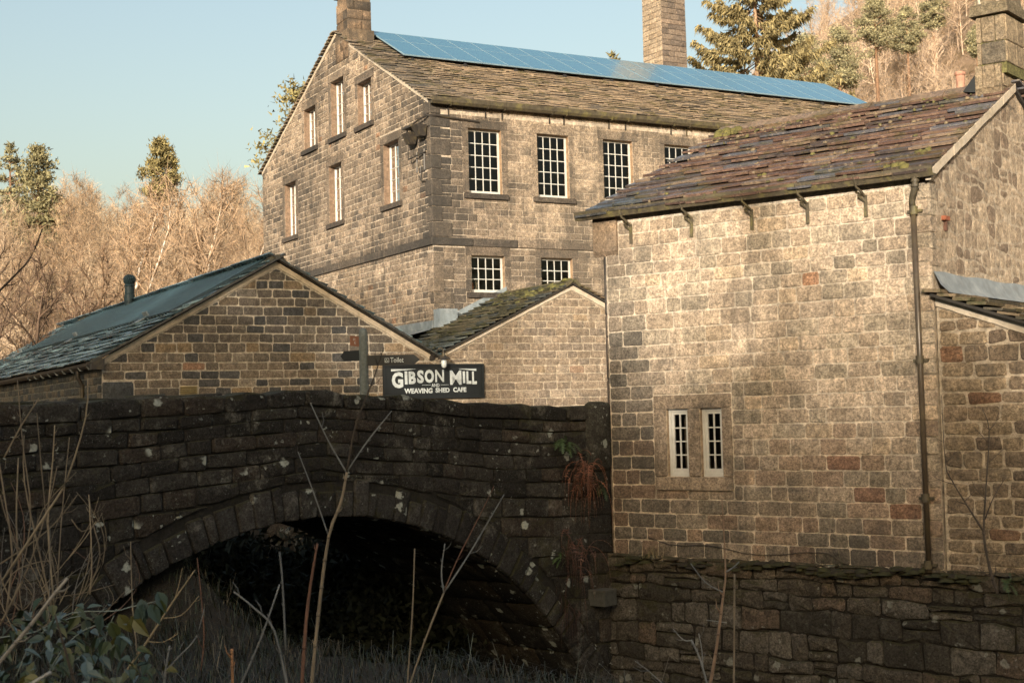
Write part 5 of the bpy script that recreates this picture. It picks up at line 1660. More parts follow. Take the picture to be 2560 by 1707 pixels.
# ------------------------------------------------------------------ trees
def grow(rg, h, r, n1, n2, n3, spread=0.42, up=0.55, lo=0.25, lean=0.0, tw=0.03, tl=0.09):
    """bare tree skeleton: rows of x0 y0 z0 x1 y1 z1 r0 r1 level"""
    segs = []
    p = np.array([0.0, 0, -0.3])
    nodes = []
    d = np.array([lean, lean * 0.3, 1.0])
    m = 7
    for i in range(m):
        d = d + np.append(rg.normal(0, 0.09, 2), 0)
        dn = d / np.linalg.norm(d)
        q = p + dn * h / m
        r0, r1 = r * (1 - i / m) ** 0.8 + 0.01, r * (1 - (i + 1) / m) ** 0.8 + 0.01
        segs.append((*p, *q, r0, r1, 0))
        nodes.append((p, q, r0))
        p = q
    for i in range(n1):
        t = lo + (0.98 - lo) * (i + rg.random()) / n1
        k = min(m - 1, int(t * m))
        a, b, rr = nodes[k]
        s = a + (b - a) * (t * m - k)
        an = i * 2.4 + rg.normal(0, 0.4)
        L = h * spread * (1.15 - 0.75 * t) * rg.uniform(0.7, 1.2)
        dv = np.array([math.cos(an), math.sin(an), up + 0.7 * t * up + rg.normal(0, 0.15)])
        dv /= np.linalg.norm(dv)
        lr = rr * 0.5
        lp = [s]
        for j in range(3):
            dv = dv + rg.normal(0, 0.16, 3) + np.array([0, 0, 0.08])
            dv /= np.linalg.norm(dv)
            e = lp[-1] + dv * L / 3
            segs.append((*lp[-1], *e, lr * (1 - j / 3) + tw * 0.5, lr * (1 - (j + 1) / 3) + tw * 0.5, 1))
            lp.append(e)
        for j in range(n2):
            u = (0.2 + 0.8 * (j + rg.random()) / n2) * 3
            kk = min(2, int(u))
            s2 = lp[kk] + (lp[kk + 1] - lp[kk]) * (u - kk)
            d2 = dv * 0.7 + rg.normal(0, 0.55, 3) + np.array([0, 0, 0.25])
            d2 /= np.linalg.norm(d2)
            L2 = L * rg.uniform(0.25, 0.5)
            e1 = s2 + d2 * L2 * 0.5
            d3 = d2 + rg.normal(0, 0.25, 3)
            d3 /= np.linalg.norm(d3)
            e2 = e1 + d3 * L2 * 0.5
            segs.append((*s2, *e1, tw * 0.8, tw * 0.6, 2))
            segs.append((*e1, *e2, tw * 0.6, tw * 0.4, 2))
            for w in range(n3):
                u2 = rg.random()
                s3 = s2 + (e1 - s2) * u2 * 2 if u2 < 0.5 else e1 + (e2 - e1) * (u2 * 2 - 1)
                d4 = d3 * 0.6 + rg.normal(0, 0.6, 3) + np.array([0, 0, 0.2])
                d4 /= np.linalg.norm(d4)
                e3 = s3 + d4 * h * tl * rg.uniform(0.5, 1.3)
                segs.append((*s3, *e3, tw * 0.45, tw * 0.2, 3))
    return np.array(segs)
def skin(segs, rg, thick=0.035):
    """segments to quads: thick ones become three-sided prisms, twigs thin blades"""
    p, q, r0, r1 = segs[:, 0:3], segs[:, 3:6], segs[:, 6], segs[:, 7]
    d = q - p
    d /= np.linalg.norm(d, axis=1)[:, None] + 1e-9
    ref = rg.normal(0, 1, d.shape)
    x = np.cross(d, ref)
    x /= np.linalg.norm(x, axis=1)[:, None] + 1e-9
    y = np.cross(d, x)
    V, Q, T3 = [], [], []
    n = 0
    big = r0 > thick
    if big.any():
        P, E_, X, Y, R0, R1 = p[big], q[big], x[big], y[big], r0[big][:, None], r1[big][:, None]
        rings = []
        for base, R in ((P, R0), (E_, R1)):
            for k in range(4):
                a = 2 * math.pi * k / 4
                rings.append(base + (X * math.cos(a) + Y * math.sin(a)) * R)
        arr_ = np.stack(rings, 1)
        m = len(P)
        idx = np.arange(m)[:, None] * 8
        for k in range(4):
            k2 = (k + 1) % 4
            Q.append(idx + np.array([[k, k2, 4 + k2, 4 + k]]))
        V.append(arr_.reshape(-1, 3))
        n += m * 8
    lv3 = segs[:, 8] == 3
    for sel, tri in ((~big & ~lv3, False), (~big & lv3, True)):
        if not sel.any():
            continue
        P, E_, X, R0, R1 = p[sel], q[sel], x[sel], r0[sel][:, None], r1[sel][:, None]
        m = len(P)
        if tri:
            V.append(np.stack([P - X * R0, P + X * R0, E_], 1).reshape(-1, 3))
            T3.append(n + np.arange(m)[:, None] * 3 + np.array([[0, 1, 2]]))
            n += m * 3
        else:
            V.append(np.stack([P - X * R0, P + X * R0, E_ + X * R1, E_ - X * R1], 1).reshape(-1, 3))
            Q.append(n + np.arange(m)[:, None] * 4 + np.array([[0, 1, 2, 3]]))
            n += m * 4
    if Q:
        q4 = np.concatenate(Q)
        T3 += [q4[:, [0, 1, 2]], q4[:, [0, 2, 3]]]
    return np.concatenate(V), np.concatenate(T3)
rg = np.random.default_rng(5)
TW = [skin(grow(rg, 10.0, 0.13, 15, 6, 10, 0.36, 0.75, 0.15, tw=0.03, tl=0.1), rg) for _ in range(5)]
TB = [skin(grow(rg, 4.5, 0.06, 16, 6, 8, 0.5, 0.6, 0.05, tw=0.034, tl=0.14), rg) for _ in range(3)]
def scatter(name, places, temps, tints, mat, label, cat):
    VV, QQ, TT = [], [], []
    n = 0
    for (x, y, sc) in places:
        V, Q = temps[rg.integers(len(temps))]
        a = rg.uniform(0, 6.28)
        c, s = math.cos(a), math.sin(a)
        W = V @ np.array([[c, s, 0], [-s, c, 0], [0, 0, 1]]) * np.array([sc, sc, sc * rg.uniform(0.9, 1.15)])
        W = W + np.array([x, y, terrain(x, y)])
        VV.append(W)
        QQ.append(Q + n)
        n += len(V)
        t = np.array(tints[rg.integers(len(tints))]) * rg.uniform(0.75, 1.25)
        TT.append(np.tile(t, (len(V), 1)))
    o = fastmesh(name, np.concatenate(VV), np.concatenate(QQ), mat, np.concatenate(TT), kind='stuff')
    return tag(o, label, cat)
def wedge(x0, x1, y0, y1, n, smin, smax):
    """points between two bearings (x/y) and two distances"""
    out = []
    while len(out) < n:
        y = math.sqrt(rg.uniform(y0 * y0, y1 * y1))
        x = rg.uniform(x0, x1) * y
        out.append((x, y, rg.uniform(smin, smax)))
    return out
tan = [(0.37, 0.28, 0.19), (0.33, 0.245, 0.16), (0.4, 0.31, 0.215), (0.28, 0.2, 0.13)]
pink = [(0.44, 0.345, 0.255), (0.48, 0.38, 0.285), (0.39, 0.3, 0.22)]
scatter('woodland', wedge(-0.42, -0.14, 74, 200, 430, 0.5, 0.95), TW, tan, M['twig'], 'tan bare winter wood covering the hillside behind the sheds', 'woodland')
scatter('woodland_scrub', wedge(-0.42, -0.16, 60, 130, 150, 0.7, 1.3), TB, tan, M['twig'], 'low bare scrub at the foot of the left hillside', 'scrub')
scatter('hillside_wood', wedge(0.10, 0.46, 80, 215, 560, 0.5, 0.85), TW, pink, M['twig'], 'pale pinkish bare wood on the steep hillside behind the cottage chimney', 'woodland')

def tree(name, label, base, segs, bark, parent_group=None, thick=0.0):
    t = thing(name, label, 'tree', Vector(base), parent_group)
    lv = segs[:, 8]
    off = np.array(base)
    for nm, sel in (('trunk', lv == 0), ('crown', lv > 0)):
        V, Q = skin(segs[sel], rg, 0.02 if nm == 'trunk' else 0.03)
        fastmesh(nm, V + off, Q, M['bark'] if nm == 'trunk' else M['twig'], bark if nm == 'trunk' else (mulc(bark, 0.8) if bark[0] < 0.4 else (0.36, 0.255, 0.165)), t)
    return t
def ground_at(px, y):
    x = (px - 1280) / FPX * y
    return x, y, terrain(x, y)
# birches and bare trees one can pick out on the left hillside
for px, y, h, r, lean, lab, c in ((292, 66, 12.0, 0.14, -0.03, 'slender white-barked birch left of the metal flue', (0.8, 0.72, 0.6)),
                                   (326, 66, 11.5, 0.12, 0.0, 'thin birch trunk straight above the metal flue', (0.78, 0.7, 0.58)),
                                   (388, 62, 12.5, 0.22, 0.09, 'pale leaning birch with a thick bent trunk right of the flue', (0.75, 0.63, 0.48)),
                                   (205, 58, 7.5, 0.13, 0.02, 'darker bare tree with spreading limbs above the shed ridge stone', (0.24, 0.16, 0.1)),
                                   (60, 52, 7.0, 0.12, 0.04, 'dark bare tree with crooked branches at the left edge of the lane', (0.16, 0.105, 0.07)),
                                   (130, 55, 6.5, 0.1, -0.03, 'small dark bare tree between the lane and the hillside', (0.2, 0.13, 0.085)),
                                   (10, 56, 8.0, 0.13, 0.0, 'leftmost dark bare tree cut by the edge of the frame', (0.18, 0.12, 0.08)),
                                   (450, 70, 8.5, 0.12, 0.03, 'brown bare tree behind the ribbed metal roof', (0.3, 0.2, 0.12)),
                                   (590, 72, 12.0, 0.13, 0.0, 'pale birch standing close to the left corner of the mill', (0.5, 0.42, 0.33))):
    b = ground_at(px, y)
    tree('birch_tree' if 'birch' in lab else 'bare_tree', lab, b, grow(rg, h, r, 16, 6, 6, 0.3 if c[0] > 0.45 else 0.36, 0.7, 0.5 if c[0] > 0.45 else 0.28, lean=lean, tw=0.035), c, 'bare trees on the left hillside')

def foliage(pts, size, tint, rg_, n, flat=0.6, droop=0.0):
    """clumps of small needle-spray triangles around the given centres (x y z r)"""
    VV, TT = [], []
    for x, y, z, r in pts:
        c = rg_.normal(0, 0.42, (n, 3)) * r * np.array([1, 1, flat]) + np.array([x, y, z])
        d = rg_.normal(0, 1, (n, 3)) + np.array([0, 0, 0.5 - droop])
        d /= np.linalg.norm(d, axis=1)[:, None]
        e = np.cross(d, rg_.normal(0, 1, (n, 3)))
        e /= np.linalg.norm(e, axis=1)[:, None] + 1e-9
        L = size * rg_.uniform(0.6, 1.4, (n, 1))
        VV.append(np.stack([c - e * L * 0.22, c + e * L * 0.22, c + d * L], 1).reshape(-1, 3))
        TT.append(np.repeat(np.array(tint)[None] * rg_.uniform(0.6, 1.35, (n, 1)) * rg_.uniform(0.8, 1.2), 3, 0))
    V = np.concatenate(VV)
    return V, np.arange(len(V)).reshape(-1, 3), np.concatenate(TT)
def pine(label, base, h, crown, nclump, tint, bark=(0.2, 0.12, 0.07), lean=0.0, n=55, size=0.34, name='pine_tree', cone=False):
    t = thing(name, label, 'tree', Vector(base), 'evergreens on the skyline')
    bx_, by, bz = base
    mb = MB()
    pts = [Vector((bx_ + lean * h * k / 6, by, bz - 0.5 + h * k / 6)) for k in range(7)]
    mb.tube(pts, [0.02 * h * (1 - k / 6.6) + 0.02 for k in range(7)], 7, bark)
    z0, wd = crown
    cl = []
    for i in range(nclump):
        f = rg.random()
        zz = bz + z0 + (h - z0) * f
        rr = wd * (1.05 - f if cone else math.sin(math.pi * min(0.97, 0.18 + 0.8 * f))) * rg.uniform(0.25, 1.0)
        an = rg.uniform(0, 6.28)
        cx, cy = bx_ + lean * h * (zz - bz) / h + math.cos(an) * rr, by + math.sin(an) * rr
        cl.append((cx, cy, zz, wd * rg.uniform(0.24, 0.42)))
        mb.tube([Vector((bx_ + lean * (zz - bz), by, zz - rr * 0.35)), Vector(((cx + bx_ + lean * (zz - bz)) / 2, (cy + by) / 2, zz - rr * 0.1)), Vector((cx, cy, zz))], [0.05, 0.035, 0.015], 4, bark)
    mb.build('trunk', M['bark'], t)
    V, F, T = foliage(cl, size, tint, rg, n)
    fastmesh('crown', V, F, M['needle'], T, t)
    return t
def top_tree(px, py_top, y, h):
    """base of a tree whose tip shows at the given bearing and height"""
    tip = at(px, py_top, y)
    return (tip.x, tip.y, tip.z - h)
olive = (0.13, 0.12, 0.05)
pine('dark rounded pine on the left skyline', top_tree(95, 372, 118, 9), 9, (0.6, 2.3), 120, (0.21, 0.195, 0.105))
pine('thin leaning pine beside the rounded pine at the left edge', top_tree(28, 362, 122, 8), 8, (1.6, 1.3), 44, (0.21, 0.2, 0.115), lean=-0.02, n=45)
pine('single round-topped evergreen above the bare wood in the gap left of the mill', top_tree(402, 350, 135, 8), 8, (2.0, 1.9), 110, (0.22, 0.19, 0.085), n=70)
pine('open-branched pine half hidden behind the mill gable', top_tree(742, 215, 84, 12), 12, (3.4, 2.6), 60, (0.24, 0.21, 0.09), n=42, size=0.3)
pine('small treetop showing over the solar panels left of the tall stack', top_tree(1530, 128, 120, 8), 8, (3, 1.3), 20, (0.2, 0.175, 0.07))
for px, py, y, h, w, lab in ((2185, 0, 128, 9, 2.1, 'pale green pine with flat top on the right skyline'), (2095, 75, 122, 9, 2.2, 'rounded pine below the flat-topped one on the right skyline'),
                             (2010, 95, 118, 9, 2.4, 'broad bushy pine next to the drooping spruce'), (2265, 25, 132, 8, 1.5, 'narrow pine between the flat-topped pine and the pink wood'),
                             (1965, 170, 112, 9, 2.0, 'low pine standing in the gap right of the spruce'), (2330, -25, 138, 8, 1.4, 'topmost pine cut by the upper edge of the frame'),
                             (2440, 70, 100, 6, 0.8, 'ivy-covered bush left of the cottage chimney')):
    pine(lab, top_tree(px, py, y, h), h, (4.0, w), 70, (0.27, 0.255, 0.15), n=150, size=0.2)
# drooping spruce
def spruce(label, base, h, wd):
    t = thing('spruce_tree', label, 'tree', Vector(base))
    b = Vector(base)
    mb = MB()
    mb.tube([b + UP * (h * k / 8 - 0.5) for k in range(9)], [0.2 * (1 - k / 9) + 0.02 for k in range(9)], 8, (0.36, 0.24, 0.15))
    VV, TT = [], []
    nb_ = 170
    for i in range(nb_):
        f = (i + rg.random()) / nb_
        z = h * (0.2 + 0.79 * f)
        L = wd * (1.08 - f) ** 0.75 * rg.uniform(0.55, 1.12)
        an = i * 2.399 + rg.normal(0, 0.3)
        dx, dy = math.cos(an), math.sin(an)
        path = []
        for k in range(5):
            u = k / 4
            path.append(b + Vector((dx * L * u, dy * L * u, z - 0.35 * L * math.sin(u * 2.2) + 0.25 * L * u * u)))
        mb.tube(path, [0.035, 0.028, 0.02, 0.014, 0.008], 4, (0.2, 0.13, 0.08))
        n = int(45 + L * 75)
        u = rg.uniform(0.18, 1.0, n) ** 0.8
        px_ = np.array([[p.x, p.y, p.z] for p in path])
        kf = np.clip(u * 4, 0, 3.999)
        ki = kf.astype(int)
        c = px_[ki] + (px_[ki + 1] - px_[ki]) * (kf - ki)[:, None]
        c = c + rg.normal(0, 0.1, (n, 3)) * np.array([1, 1, 0.6])
        d = rg.normal(0, 0.35, (n, 3)) + np.array([dx * 0.35, dy * 0.35, -0.75])
        d /= np.linalg.norm(d, axis=1)[:, None]
        e = np.cross(d, rg.normal(0, 1, (n, 3)))
        e /= np.linalg.norm(e, axis=1)[:, None]
        l = rg.uniform(0.16, 0.48, (n, 1))
        VV.append(np.stack([c - e * 0.055, c + e * 0.055, c + d * l], 1).reshape(-1, 3))
        TT.append(np.repeat(np.array((0.24, 0.2, 0.095))[None] * rg.uniform(0.5, 1.4, (n, 1)), 3, 0))
    mb.build('trunk', M['bark'], t)
    V = np.concatenate(VV)
    fastmesh('crown', V, np.arange(len(V)).reshape(-1, 3), M['needle'], np.concatenate(TT), t)
spruce('tall drooping spruce right of the mill chimney stack', top_tree(1880, -190, 78, 16), 16, 5.6)
# the wood on the valley side behind the camera, whose shade lies over the bridge
pl_ = [(rg.uniform(-75, 25), rg.uniform(-60, -36), rg.uniform(0.28, 0.5)) for _ in range(200)]
pl_ += [(rg.uniform(-18, -3), rg.uniform(-45, -37), rg.uniform(0.42, 0.64)) for _ in range(13)]
scatter('valley_side_wood', pl_, TW, tan, M['twig'], 'bare wood on the valley side opposite the mill, behind the viewer', 'woodland')
pl_ = [(rg.uniform(-70, -20.5), rg.uniform(-58, -38), rg.uniform(0.5, 0.8)) for _ in range(60)] + [(rg.uniform(-20, -6), rg.uniform(-46, -38), rg.uniform(0.4, 0.75)) for _ in range(34)] + [(rg.uniform(-16.5, -6.5), rg.uniform(-43, -37), rg.uniform(0.55, 0.95)) for _ in range(16)]
scatter('valley_side_scrub', pl_, TB, tan, M['twig'], 'bare scrub on the valley side opposite the mill, behind the viewer', 'scrub')

# ------------------------------------------------------------------ plants by the river
def px_path(pts, depth, d1=None):
    n = len(pts)
    return [at(x, y, depth + ((d1 if d1 is not None else depth) - depth) * i / max(1, n - 1)) for i, (x, y) in enumerate(pts)]
ZL = lambda x, y: (x / 1.96, 950 + y / 1.96)
ZRt = lambda x, y: (1100 + x / 1.611, 950 + y / 1.611)
def smooth_path(p, k=3):
    out = []
    n = len(p)
    for i in range(n - 1):
        a, b, c, d = p[max(0, i - 1)], p[i], p[i + 1], p[min(n - 1, i + 2)]
        for j in range(k):
            t = j / k
            out.append(0.5 * ((2 * b) + (c - a) * t + (2 * a - 5 * b + 4 * c - d) * t * t + (3 * b - a - 3 * c + d) * t ** 3))
    out.append(p[-1])
    return out
def stem(mb, pts, depth, w0, w1, tint, d1=None, zf=ZL):
    """a shoot through photograph points; widths in photograph pixels"""
    p = smooth_path(px_path([zf(*q) for q in pts], depth, d1))
    n = len(p)
    rad = [max(0.0012, (w0 + (w1 - w0) * i / (n - 1)) * 0.38 * depth / FPX * rnd.uniform(0.88, 1.12)) for i in range(n)]
    mb.tube(p, rad, 6, tint)
    for i in range(2, n - 1):
        if rnd.random() < 0.5:
            d = (p[i + 1] - p[i - 1]).normalized()
            sd = d.cross(Vector((0, 1, 0.2))).normalized() * rnd.choice((-1, 1))
            l = rnd.choice((0.012, 0.018, 0.03, 0.07)) * depth / 7
            mb.tube([p[i], p[i] + (d * 0.7 + sd * 0.6) * l * 0.6, p[i] + (d + sd * 0.5) * l], [rad[i] * 0.8, rad[i] * 0.55, 0.0008], 4, mulc(tint, 0.8))
            mb.tube([p[i] - d * rad[i] * 0.8, p[i], p[i] + d * rad[i] * 0.8], [rad[i] * 1.02, rad[i] * 1.3, rad[i] * 1.02], 6, mulc(tint, 0.75))
pale, grey_, red_, dkb = (0.2, 0.165, 0.115), (0.15, 0.16, 0.16), (0.14, 0.075, 0.05), (0.05, 0.04, 0.03)
def plant(name, label, cat, depth, parts, zf=ZL, group='bare saplings and stems along the river'):
    """parts: (part name, tint, [(points, w0, w1), ...])"""
    x, y = zf(*parts[0][2][0][0][0])
    b = at(x, y, depth)
    t = thing(name, label, cat, Vector((b.x, b.y, terrain(b.x, b.y))), group)
    for i, (nm, c, ss_) in enumerate(parts):
        for pts, w0, w1 in ss_:
            mb = MB()
            stem(mb, pts, depth, w0, w1, c, zf=zf)
            mb.build(nm, M['bark'], t, smooth=True)
    return t
plant('sapling', 'tall forked bare stem rising in front of the arch', 'stem', 7.0, [
    ('stem', pale, [([(1520, 1560), (1560, 1150), (1610, 770), (1670, 600), (1700, 450)], 13, 10)]),
    ('stem', dkb, [([(1700, 450), (1735, 250), (1780, 120), (1835, -20), (1880, -160)], 8, 3)]),
    ('twig', grey_, [([(1697, 450), (1610, 300), (1520, 110)], 6, 3), ([(1702, 445), (1800, 300), (1920, 150)], 6, 3), ([(1612, 770), (1540, 560), (1460, 350)], 6, 3)])])
plant('sapling', 'reddish cut stem just left of the tall forked stem', 'stem', 6.6, [('stem', red_, [([(1475, 1560), (1500, 1180), (1530, 950), (1556, 800)], 13, 8)])])
plant('sapling', 'thin upright pale stem against the dark arch', 'stem', 8.0, [('stem', pale, [([(1990, 1560), (2020, 1150), (2032, 825)], 6, 4)])])
plant('sapling', 'slanting bare stem that forks over the right half of the arch', 'stem', 7.5, [
    ('stem', pale, [([(1985, 1560), (2080, 1280), (2175, 1040)], 8, 6)]),
    ('twig', grey_, [([(2175, 1040), (2163, 940), (2180, 800)], 6, 4), ([(2178, 1036), (2300, 850), (2400, 680), (2470, 560)], 6, 3)]),
    ('twig', red_, [([(2178, 1030), (2240, 880), (2352, 660), (2420, 520)], 5, 2)])])
plant('sapling', 'leaning grey stem left of the reddish cut stem', 'stem', 5.5, [('stem', grey_, [([(1150, 1560), (1280, 1260), (1370, 1000)], 9, 5)])])
plant('sapling', 'bent grey stem leaning left in front of the grassy bank', 'stem', 5.2, [('stem', grey_, [([(1420, 1560), (1345, 1230), (1250, 1120), (1145, 1035)], 9, 6)])])
plant('sapling', 'faint straight stem in front of the grass below the arch crown', 'stem', 5.0, [('stem', grey_, [([(1400, 1320), (1385, 1000), (1370, 840)], 7, 5)])])
plant('sapling', 'short grey stub with one curved twig low in front of the bank', 'stem', 5.6, [('stem', grey_, [([(795, 1560), (815, 1400), (832, 1300)], 11, 6)]), ('twig', grey_, [([(815, 1420), (880, 1350), (960, 1260), (1000, 1120)], 7, 3)])])
plant('sapling', 'short orange-brown stub at the bottom below the arch', 'stem', 6.0, [('stem', (0.3, 0.16, 0.08), [([(1140, 1560), (1138, 1400), (1136, 1315)], 10, 9)])])
plant('sapling', 'long straw-coloured stem slanting over the bramble to the right', 'stem', 6.5, [('stem', (0.25, 0.2, 0.12), [([(580, 1480), (720, 1280), (830, 1110), (955, 930)], 9, 4)]),
    ('twig', (0.25, 0.2, 0.12), [([(722, 1278), (800, 1282), (872, 1240)], 4, 2), ([(800, 1165), (890, 1150), (975, 1055)], 4, 2), ([(800, 1155), (860, 1060), (893, 920)], 4, 2)])])
plant('sapling', 'thin reddish upright stem right of the straw-coloured one', 'stem', 7.0, [('stem', red_, [([(985, 1420), (1000, 1250), (985, 1050), (966, 870)], 5, 3)])])
plant('sapling', 'thin pale stem crossing the bramble leaves', 'stem', 6.2, [('stem', pale, [([(675, 1340), (650, 1120), (640, 790)], 5, 3)])])
plant('sapling', 'bare stem with two twigs before the cottage retaining wall', 'stem', 9.0, [('stem', (0.22, 0.15, 0.1), [([(1075, 1290), (1110, 1100), (1140, 870), (1150, 760), (1135, 475)], 13, 4)]),
    ('twig', grey_, [([(1150, 772), (1180, 755), (1205, 730)], 7, 4), ([(1145, 855), (1070, 815), (1010, 738)], 6, 3), ([(1155, 976), (1110, 970), (1072, 965)], 4, 3)])], ZRt)
plant('sapling', 'straight pole-like stem right of the two-twigged stem', 'stem', 9.2, [('stem', (0.17, 0.14, 0.1), [([(1183, 1290), (1185, 1000), (1186, 780)], 7, 6)])], ZRt)
plant('sapling', 'pale curving twig low before the retaining wall', 'stem', 8.5, [('stem', grey_, [([(1092, 1290), (1050, 1130), (1012, 1045)], 8, 6)]), ('twig', grey_, [([(1014, 1047), (980, 1045), (938, 1000)], 5, 3), ([(1060, 1180), (1055, 1090), (1042, 1020)], 4, 3), ([(900, 1225), (840, 1170), (785, 1130)], 5, 3)])], ZRt)
plant('sapling', 'dark curved branch reaching in at the left above the shed roof', 'stem', 9.0, [('stem', dkb, [([(-40, -400), (60, -500), (150, -600), (208, -742)], 8, 4)])])
# shrub of upright shoots at the left
sh = thing('bare_shrub', 'clump of straw-coloured upright bare shoots at the left before the bridge', 'shrub', Vector((-2.2, 7.3, -2.5)))
shoots = [([(0, 1000), (230, 650), (330, 480), (420, 180), (430, -10)], 9, 4), ([(20, 380), (100, 230), (190, 90)], 6, 4), ([(255, 1120), (190, 830), (120, 500), (118, 270)], 8, 3),
          ([(265, 1100), (235, 700), (258, 400), (268, 220)], 7, 3), ([(300, 1080), (250, 850), (215, 560), (180, 160)], 7, 3), ([(30, 1150), (60, 850), (20, 560), (-20, 300)], 8, 4),
          ([(100, 1000), (80, 700), (90, 380)], 7, 4), ([(60, 1100), (150, 700), (110, 300), (85, 0)], 6, 3), ([(280, 1050), (300, 700), (340, 280)], 5, 3), ([(440, 1050), (450, 880), (435, 560)], 5, 3),
          ([(430, 1040), (490, 860), (455, 700), (435, 560)], 5, 3), ([(0, 560), (20, 640), (60, 760), (110, 900)], 5, 4), ([(0, 900), (150, 800), (270, 700), (380, 560)], 6, 3), ([(350, 680), (400, 740), (470, 700), (500, 650)], 4, 2),
          ([(-20, 900), (40, 1050), (120, 1150), (260, 1240)], 6, 5), ([(330, 880), (420, 770), (470, 690)], 4, 2), ([(180, 1100), (300, 1060), (420, 1040), (560, 1000)], 4, 2), ([(500, 1150), (560, 1090), (615, 1030)], 4, 2),
          ([(290, 1100), (330, 1020), (340, 1010)], 4, 3), ([(0, 1200), (100, 1000), (160, 860), (240, 600), (280, 420)], 9, 3), ([(-10, 1080), (60, 950), (150, 900), (260, 880)], 5, 3)]
for i, (pts, w0, w1) in enumerate(shoots):
    mb = MB()
    stem(mb, pts, 6.6 + 0.06 * (i % 9), w0, w1, mulc(pale if i % 3 else (0.26, 0.215, 0.145), rnd.uniform(0.6, 1.2)))
    mb.build('shoot', M['bark'], sh, smooth=True)
for i in range(34):
    x0, y0 = rnd.uniform(-30, 420), rnd.uniform(1000, 1250)
    dx, dy = rnd.gauss(40, 110), -rnd.uniform(140, 620)
    bend = rnd.gauss(0, 60)
    mb = MB()
    stem(mb, [(x0, y0), (x0 + dx * 0.35 + bend, y0 + dy * 0.35), (x0 + dx * 0.7 + bend, y0 + dy * 0.7), (x0 + dx, y0 + dy)], rnd.uniform(6.4, 8.2), rnd.uniform(2.5, 5), 1.5, mulc(pick((2, (0.2, 0.165, 0.11)), (1, (0.13, 0.08, 0.055)), (1, (0.16, 0.155, 0.14))), 1.0))
    mb.build('shoot', M['bark'], sh, smooth=True)
# blurred pale stalks close to the lens
plant('sapling', 'out-of-focus pale stalk slanting up through the bramble', 'stem', 4.2, [('stem', (0.28, 0.26, 0.22), [([(-60, 1450), (150, 1200), (240, 1080), (330, 970)], 14, 9)])])
plant('sapling', 'out-of-focus dark stalk leaning left through the bramble leaves', 'stem', 4.0, [('stem', dkb, [([(390, 1560), (330, 1360), (270, 1150)], 11, 7)])])
plant('sapling', 'short blurred pale stalk at the bottom left corner', 'stem', 3.8, [('stem', (0.3, 0.3, 0.28), [([(60, 1560), (150, 1490), (250, 1430)], 16, 10)])])
# bramble with frosted leaves
bra = thing('bramble', 'frost-touched green bramble filling the bottom left corner', 'bramble', Vector((-2.0, 6.0, -2.4)))
lv = MB()
outl = [(0, 0), (0.25, 0.22), (0.3, 0.48), (0.15, 0.85), (0, 1.15)]
vs = [(x, y, 0.3 * abs(x) + 0.1 * y - 0.26 * y * y) for x, y in outl] + [(-x, y, 0.3 * abs(x) + 0.1 * y - 0.26 * y * y) for x, y in outl[1:4]]
leaf_meshes = []
for c in ((0.025, 0.045, 0.02), (0.035, 0.052, 0.018), (0.045, 0.075, 0.066), (0.085, 0.125, 0.125), (0.085, 0.085, 0.025), (0.045, 0.06, 0.02)):
    me = bpy.data.meshes.new('leaf')
    me.from_pydata(vs, [], [(0, 1, 2), (0, 2, 3), (0, 3, 4), (0, 4, 7), (0, 7, 6), (0, 6, 5)])
    a_ = me.attributes.new('tint', 'FLOAT_COLOR', 'POINT')
    a_.data.foreach_set('color', np.tile(np.array([*c, 1], np.float32), len(vs)))
    me.materials.append(M['leaf'])
    leaf_meshes.append(me)
def put_leaf(p, size, d, up, parent, k=None):
    me = leaf_meshes[rnd.randrange(6) if k is None else k]
    y = d.normalized()
    x = y.cross(up).normalized()
    z = x.cross(y)
    o = link('leaf', me, parent)
    o.matrix_basis = Matrix(((x.x * size, y.x * size, z.x * size, p.x), (x.y * size, y.y * size, z.y * size, p.y), (x.z * size, y.z * size, z.z * size, p.z), (0, 0, 0, 1)))
rv = lambda s: Vector((rnd.gauss(0, s), rnd.gauss(0, s), rnd.gauss(0, s)))
nl = 0
while nl < 285:
    px, py = rnd.uniform(-40, 420), rnd.uniform(1480, 1760)
    lim = 1500 + 0.0016 * (px - 170) ** 2 if px < 300 else 1530 + (px - 300) * 0.9
    if py < lim + rnd.uniform(-20, 60):
        continue
    dp = rnd.uniform(5.2, 6.6)
    p = at(px, py, dp)
    put_leaf(p, rnd.uniform(0.042, 0.075), Vector((rnd.gauss(0.2, 0.7), rnd.gauss(-0.3, 0.5), rnd.gauss(-0.35, 0.4))), (UP + rv(0.45)), bra)
    nl += 1
for pts, w0, w1 in (([(0, 1260), (180, 1230), (350, 1140), (560, 1130), (640, 1110), (780, 1080)], 5, 3), ([(80, 1450), (160, 1280), (300, 1180), (420, 1150)], 6, 3), ([(500, 1450), (520, 1250), (560, 1150)], 4, 2), ([(200, 1500), (320, 1300), (470, 1200), (600, 1240)], 5, 2)):
    mb = MB()
    stem(mb, pts, 5.8, w0, w1, (0.2, 0.24, 0.22))
    mb.build('cane', M['bark'], bra, smooth=True)
for px, py, k in ((690, 1085, 3), (700, 1110, 2), (675, 1130, 2), (640, 1170, 4), (655, 1185, 4), (770, 1050, 2), (790, 1090, 5), (735, 1110, 2), (580, 1160, 4), (540, 1200, 5), (600, 1250, 2), (560, 1270, 4), (500, 1160, 2)):
    put_leaf(at(*ZL(px, py - 15), 5.75), 0.085, Vector((J(0.5) + 0.2, J(0.3), -0.8)), -Vector((0, 1, -0.6)) + rv(0.3), bra, k)

